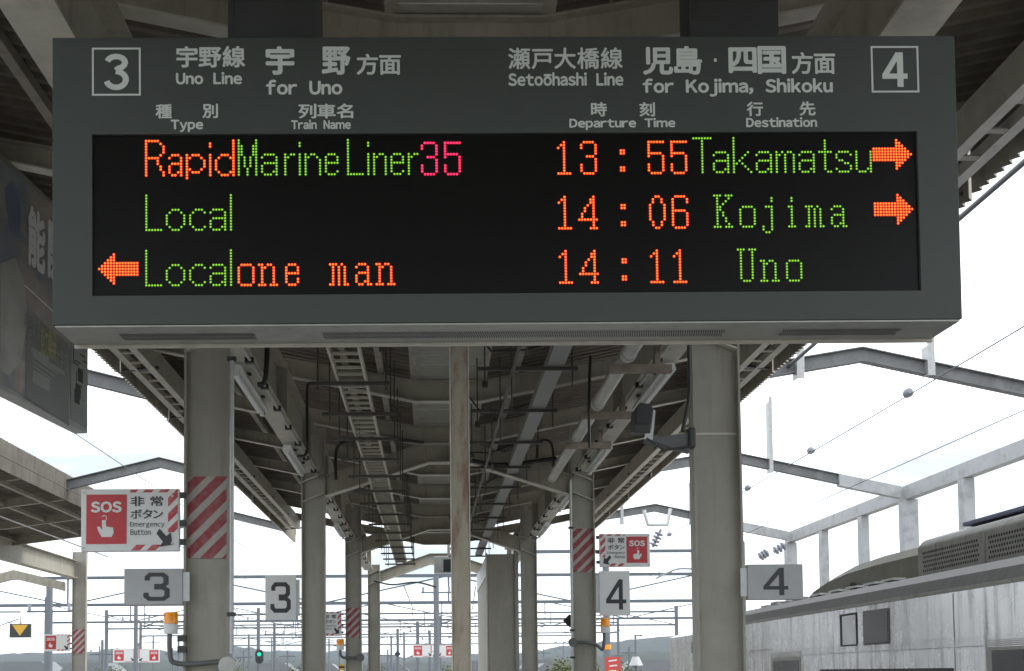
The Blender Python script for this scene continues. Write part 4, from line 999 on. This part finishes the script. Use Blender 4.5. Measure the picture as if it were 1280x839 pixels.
# roof units
HX = TX+.42
def hy(px): return atX(px, 690, HX).y
ya, yb = 3.4, hy(1146)
mb = MB(); mb.poly([(0, zr+.01), (.0, H(1.0)), (.05, H(1.06)), (.2, H(1.105)), (1.85, H(1.105)), (2.0, H(1.06)), (2.05, zr+.01)], lambda u, v, s: (HX+u, s, v), ya, yb)
u1 = mb.build('air_conditioner', M['acgrey'], tr, bevel=.02)
MB().box(HX+.12, HX+1.9, ya, yb-.55, H(1.106), H(1.14)).build('cover', M['bluegrey'], u1, bevel=.01)
mb = MB(); ph = yb-.12
segs = [(yb-.12, yb-1.05), (yb-1.2, yb-2.6), (yb-2.75, yb-4.2)]
for (a, b) in segs:
    y = a; c_ = 0
    while y > b:
        for r in range(5):
            z = H(.80)+r*.036; yy = y - (.018 if r % 2 else 0)
            mb.add([(HX-.002, yy+.012*math.cos(t*math.pi/3), z+.012*math.sin(t*math.pi/3)) for t in range(6)], [tuple(range(6))[::-1]])
        y -= .036
mb.build('vent_hole', M['rubber'], u1, kind='stuff')
for s in (yb-1.12, yb-2.68): MB().box(HX-.012, HX-.0005, s-.02, s+.02, zr+.03, H(1.0)).build('panel_rib', M['acgrey'], u1)
ya, yb = hy(1143)+.03, hy(1004)
mb = MB(); vs = []; fs = []; secs = [(ya, 1.0), (ya+(yb-ya)*.35, 1.0), (ya+(yb-ya)*.6, .92), (ya+(yb-ya)*.8, .72), (yb-.15, .42), (yb, .2)]
base = [(0, 0), (0, .6), (.1, .85), (.3, .97), (1.0, 1.0), (1.7, .97), (1.9, .85), (2.0, .6), (2.0, 0)]
for (y, k_) in secs:
    for (u, v) in base: vs.append((HX+.05+u, y, zr+.01 + v*.35*k_))
nb_ = len(base)
for i in range(len(secs)-1):
    for j in range(nb_-1): fs.append((i*nb_+j, i*nb_+j+1, (i+1)*nb_+j+1, (i+1)*nb_+j))
fs += [tuple(range(nb_))[::-1], tuple(range((len(secs)-1)*nb_, len(secs)*nb_))]
mb.add(vs, fs, False); mb.build('roof_hood', M['olive'], tr)
for i in range(5):
    y = hy(1140-i*24); MB().box(TX+.25, TX+.36, y-.02, y+.25, zr+.012, zr+.03).build('walkway_strip', M['white'], tr)
p = Vector((HX+.02, hy(1062), zr)); MB().tube([p, p+Vector((0, 0, .1))], [.05, .02], 8).build('horn', M['dark'], tr)
for i, px in enumerate((943, 955, 968, 982)): 
    y = hy(px); MB().box(HX+.1, HX+.2, y-.15, y+.12, zr+.01, zr+.07+.02*(i % 2)).build('roof_fitting', M['acgrey'], tr)

# ================================================================== YARD: GANTRIES, POLES, SIGNALS
def gantry(Y, ytop, depth, x0, x1, label, r=.07):
    z1 = at(640, ytop, Y).z; z0 = z1-depth
    t = thing('catenary_gantry', label, 'gantry', ((x0+x1)/2, Y, -1.25), 'catenary gantries across the yard')
    for z in (z0, z1): MB().bar((x0, Y, z), (x1, Y, z), r*2.0, r*2.0).build('chord', M['gantry'], t)
    n = max(4, int((x1-x0)/(depth*4.5))); mb = MB(); st = (x1-x0)/n
    for i in range(n):
        xa = x0+i*st; mb.bar((xa, Y, z0), (xa, Y, z1), r, r)
        mb.bar((xa, Y, z0 if i % 2 else z1), (xa+st, Y, z1 if i % 2 else z0), r*.9, r*.9)
    mb.build('lattice', M['gantry'], t, kind='stuff')
    for x in (x0, x1): MB().tube([(x, Y, -1.25), (x, Y, z1+.6)], .2, 10).build('pole', M['cement_pole'], t)
    mb = MB(); x = x0+3
    while x < x1-2:
        mb.bar((x, Y, z0), (x, Y, z0-1.3), .05, .05); mb.bar((x, Y, z0-1.2), (x+1.3, Y, z0-.75), .05, .05); mb.bar((x, Y, z0-.5), (x+1.2, Y, z0-1.15), .035, .035); x += 8.2
    mb.build('dropper_arm', M['gantry'], t, kind='stuff')
gantry(62, 719, 1.5, -27, 15, 'nearest grey lattice gantry crossing the whole yard', .085)
gantry(88, 752, 1.4, -30, 22, 'second grey gantry across the yard, just under the nearest one', .085)
gantry(118, 766, 1.4, -34, 26, 'third gantry across the yard', .09)
gantry(155, 779, 1.4, -40, 26, 'fourth gantry across the yard', .1)
gantry(205, 795, 1.4, -46, 30, 'farthest gantry across the yard, low over the hills', .12)
p = at(640, 690, 50); 
gt = thing('catenary_gantry', 'plain pipe gantry beam seen between the two right columns', 'gantry', (6, 50, -1.25))
MB().bar((p.x, 50, p.z), (14, 50, p.z), .14, .14).build('chord', M['gantry'], gt); MB().tube([(14, 50, -1.25), (14, 50, p.z+.4)], .18, 8).build('pole', M['cement_pole'], gt)
poles = [(545, 720, 60, 8, 'tall grey pole just left of the rusty post'), (62, 733, 40, 10, 'pale concrete pole beside the left neighbouring column'), (170, 757, 60, 6, 'grey pole under the left number 3 sign'),
         (323, 760, 75, 5, 'grey pole carrying the green signal'), (343, 779, 90, 4, 'short grey pole right of the green signal'), (522, 777, 105, 5, 'thin pole in the middle of the yard'), (497, 786, 120, 4, 'thin pole carrying a dark diamond sign'),
         (489, 795, 130, 3, 'small distant pole left of the diamond sign'), (537, 788, 110, 4, 'thin pole left of the tall grey pole'), (505, 790, 140, 3, 'small distant pole right of the diamond sign'), (757, 700, 45, 10, 'pale concrete pole behind the number 4 sign'), (311, 793, 80, 3, 'thin pole left of the green signal'),
         (128, 800, 70, 4, 'short pale pole by the left neighbouring column'), (550, 770, 100, 4, 'pole close behind the tall grey pole')]
for (px, py, Y, wd, lab) in poles:
    p = at(px, py, Y); r = wd/2/(F/Y)
    t = thing('pole', lab, 'pole', (p.x, Y, -1.25), 'poles standing in the yard')
    MB().tube([(p.x, Y, -1.25), (p.x, Y, p.z)], [r, r*.85], 10).build('shaft', M['cement_pole'], t)
    if wd >= 4:
        zc = p.z-.9; MB().bar((p.x-.8, Y, zc), (p.x+.8, Y, zc), .07, .07).build('crossarm', M['gantry'], t)
        for s in (-.7, .7): MB().tube([(p.x+s, Y, zc+.036), (p.x+s, Y, zc+.3)], .06, 6).build('insulator', M['porc'], t)
    if wd == 10: MB().tube([(p.x, Y, at(px, 812, Y).z), (p.x, Y, at(px, 806, Y).z)], r*1.04, 10).build('orange_band', M['orange'], t)
rdp = random.Random(21); gaps = [(120, 150), (180, 226), (296, 372), (408, 430), (476, 560), (675, 708), (765, 800)]
where = ['left of the number 3 sign pole', 'below the frosted number 3 sign', 'around the green signal', 'between the second and third left columns', 'left of the rusty post', 'between the right columns', 'left of the train front']
for gi, (ga, gb) in enumerate(gaps):
    for j in range(2 if gb-ga < 60 else 3):
        px = ga + (gb-ga)*(j+rdp.uniform(.2, .8))/(2 if gb-ga < 60 else 3); Y = rdp.uniform(140, 260); p = at(px, rdp.uniform(796, 814), Y); r = rdp.uniform(.12, .2)
        t = thing('pole', 'very thin far pole %s, %s of its cluster' % (where[gi], ('leftmost', 'next', 'rightmost')[j]), 'pole', (p.x, Y, -1.25), 'far poles low over the hills')
        MB().tube([(p.x, Y, -1.25), (p.x, Y, p.z)], [r, r*.8], 6).build('shaft', M['cement_pole'], t)
        MB().bar((p.x-1.1, Y, p.z-.8), (p.x+1.1, Y, p.z-.8), .14, .14).build('crossarm', M['gantry'], t)
for xw, zw, lab in ((-8.5, 4.6, 'far catenary wire over the yard left of the centre'), (-13.0, 4.7, 'far catenary wire over the leftmost yard tracks'), (-1.5, 4.9, 'far catenary wire close to the middle of the yard'), (2.5, 4.8, 'far catenary wire behind the right columns')):
    wire([(xw, 62, H(zw)), (xw+.3, 75, H(zw-.5)), (xw, 88, H(zw+.1)), (xw, 103, H(zw-.4)), (xw, 118, H(zw+.2))], .03, lab)
p = at(324, 821, 74); t = thing('railway_signal', 'black oval railway signal showing a green light', 'signal', p)
mb = MB(); mb.poly([(.27*math.cos(q*math.pi/8), .27*math.sin(q*math.pi/8)+(.2 if q <= 8 else -.2)) for q in range(17)], lambda u, v, s: (u, s, v), 0, .15); mb.build('backplate', M['signblack'], t, local=True)
MB().tube([(0, -.03, .16), (0, -.005, .16)], .13, 12).build('green_lamp', M['green'], t, local=True)
MB().tube([(0, -.03, -.2), (0, -.005, -.2)], .11, 12).build('unlit_lamp', M['glass'], t, local=True)
for (px, py, Y, s, lab) in ((497, 817.5, 119, 4, 'small dark diamond sign on a thin pole in the yard'), (712, 776, 13.2, 8, 'dark diamond sign half hidden by the second right column')):
    p = at(px, py, Y); r = s*1.05/(F/Y); t = thing('diamond_sign', lab, 'sign', p)
    MB().add([(-r, 0, 0), (0, 0, -r), (r, 0, 0), (0, 0, r), (-r, .02, 0), (0, .02, -r), (r, .02, 0), (0, .02, r)], [(0,1,2,3),(7,6,5,4),(0,4,5,1),(1,5,6,2),(2,6,7,3),(3,7,4,0)]).build('plate', M['signblack'], t, local=True)
p = at(427, 834, 17); t = thing('notice', 'small black and yellow round notice left of the third left column', 'sign', p)
MB().tube([(0, 0, 0), (0, .02, 0)], .05, 14).build('disc', M['yellow'], t, local=True); MB().box(-.045, .045, -.003, -.001, -.012, .012).build('bar', M['signblack'], t, local=True)
p = at(766, 830, 40); t = thing('red_notice', 'small red notice low behind the second right column', 'sign', p)
MB().box(-.28, .28, 0, .05, -.5, .25).build('panel', M['redpaint'], t, local=True); [MB().bar((a_, -.004, b_), (c_, -.004, d_), .003, .05, (0, 0, 1)).build('white_bar', M['signwhite'], t, local=True) for a_, b_, c_, d_ in ((-.15, .1, .15, .14), (-.12, -.08, .15, -.05), (-.14, -.26, .12, -.24))]
p = at(794, 794, 70); t = thing('street_lamp', 'slim grey lamp post left of the train front', 'lamp post', (p.x, 70, -1.25))
MB().tube([(p.x, 70, -1.25), (p.x, 70, p.z)], [.12, .06], 8).build('post', M['cement_pole'], t); MB().bar((p.x-.05, 70, p.z), (p.x+.45, 70, p.z-.03), .12, .08).build('lamp_head', M['gantry'], t)
MB().tube([(p.x, 69.9, at(794, 832, 70).z), (p.x, 69.9, at(794, 821, 70).z)], [.45, .2], 8).build('bracket', M['galv'], t)

# houses and trees beyond the yard
def house(px, ytop, Y, wd, label, tall=1.0):
    p = at(px, ytop, Y); zt = p.z; x0, x1 = p.x-wd/2, p.x+wd/2; ze = zt-wd*.2
    t = thing('house', label, 'house', (p.x, Y, -1.45), 'houses beyond the yard')
    MB().box(x0, x1, Y, Y+8, -1.45, ze).build('wall', M['wall'], t)
    mb = MB(); mb.poly([(x0-.6, ze+.01), (x1+.6, ze+.01), (x1-wd*.2, zt), (x0+wd*.2, zt)], lambda u, v, s: (u, s, v), Y-.6, Y+8.6); mb.build('roof', M['tile'], t)
    for q in (.25, .7): MB().box(x0+wd*q-.5, x0+wd*q+.5, Y-.05, Y-.002, ze-1.6, ze-.6).build('window', M['glass'], t)
hs = [(688, 825, 190, 11, 'pale house with a dark tiled roof just right of the third right column'), (700, 829, 150, 7, 'small house beside the second right column'), (596, 826, 200, 9, 'pale house between the rusty post and the tall enclosure'), (30, 827, 260, 14, 'house at the far left under the triangle sign'),
      (110, 829, 230, 12, 'low house behind the left neighbouring column'), (255, 830, 250, 10, 'roof behind the near left column'), (395, 830, 260, 12, 'low roof behind the second left column'), (480, 829, 280, 13, 'long roof in the middle distance left of the diamond sign'), (340, 829, 240, 9, 'small roof under the short pole'), (815, 825, 210, 10, 'pale roof left of the train front')]
for h_ in hs: house(*h_)
def tree(px, ytop, Y, r, label, seed):
    rd = random.Random(seed); p = at(px, ytop, Y); t = thing('tree', label, 'tree', (p.x, Y, -1.45), 'trees beyond the yard')
    MB().tube([(0, 0, 0), (.1, 0, (p.z+1.45)*.5), (0, .1, (p.z+1.45)*.85)], [.25, .18, .08], 7).build('trunk', M['bark'], t, local=True)
    mb = MB(); zc = p.z+1.45-r*.9
    for _ in range(1800):
        v = Vector((rd.gauss(0, 1), rd.gauss(0, 1), rd.gauss(0, .8))).normalized()*r*rd.uniform(.45, 1.0)*(1+.25*math.sin(rd.uniform(0, 6)))
        a_ = Vector((rd.uniform(-1, 1), rd.uniform(-1, 1), rd.uniform(-1, 1))).normalized()*.17; b_ = a_.cross(v).normalized()*.13
        c_ = Vector((0, 0, zc))+v; mb.add([c_-a_, c_+b_, c_+a_, c_-b_], [(0,1,2,3)])
    mb.build('crown', M['leaf'], t, local=True)
for i, (px, y, Y, r, lab) in enumerate([(703, 827, 110, 1.9, 'yellow green bushy tree low between the right columns'), (285, 826, 160, 3, 'round tree left of the green signal'), (375, 832, 170, 3.2, 'dark tree behind the second left column'), (470, 832, 180, 3, 'tree in the gap between the left columns'),
      (560, 832, 180, 3, 'tree behind the rusty post'), (140, 833, 180, 3, 'tree below the paired far SOS signs'), (775, 829, 150, 3.2, 'tree behind the red notice'), (735, 830, 170, 3, 'tree behind the second right column')]):
    tree(px, y, Y, r, lab, i)

# ================================================================== HAZE over the yard
hm = bpy.data.materials.new('haze_air'); hm.use_nodes = True; ht = hm.node_tree; ht.nodes.clear()
ho = ht.nodes.new('ShaderNodeOutputMaterial'); hv = ht.nodes.new('ShaderNodeVolumePrincipled'); hv.inputs['Color'].default_value = (.82, .9, 1, 1); hv.inputs['Density'].default_value = .00008
ht.links.new(hv.outputs['Volume'], ho.inputs['Volume'])
MB().box(-3010, 3010, -310, 4010, -4.0, 62).build('haze', hm, None, kind='stuff')
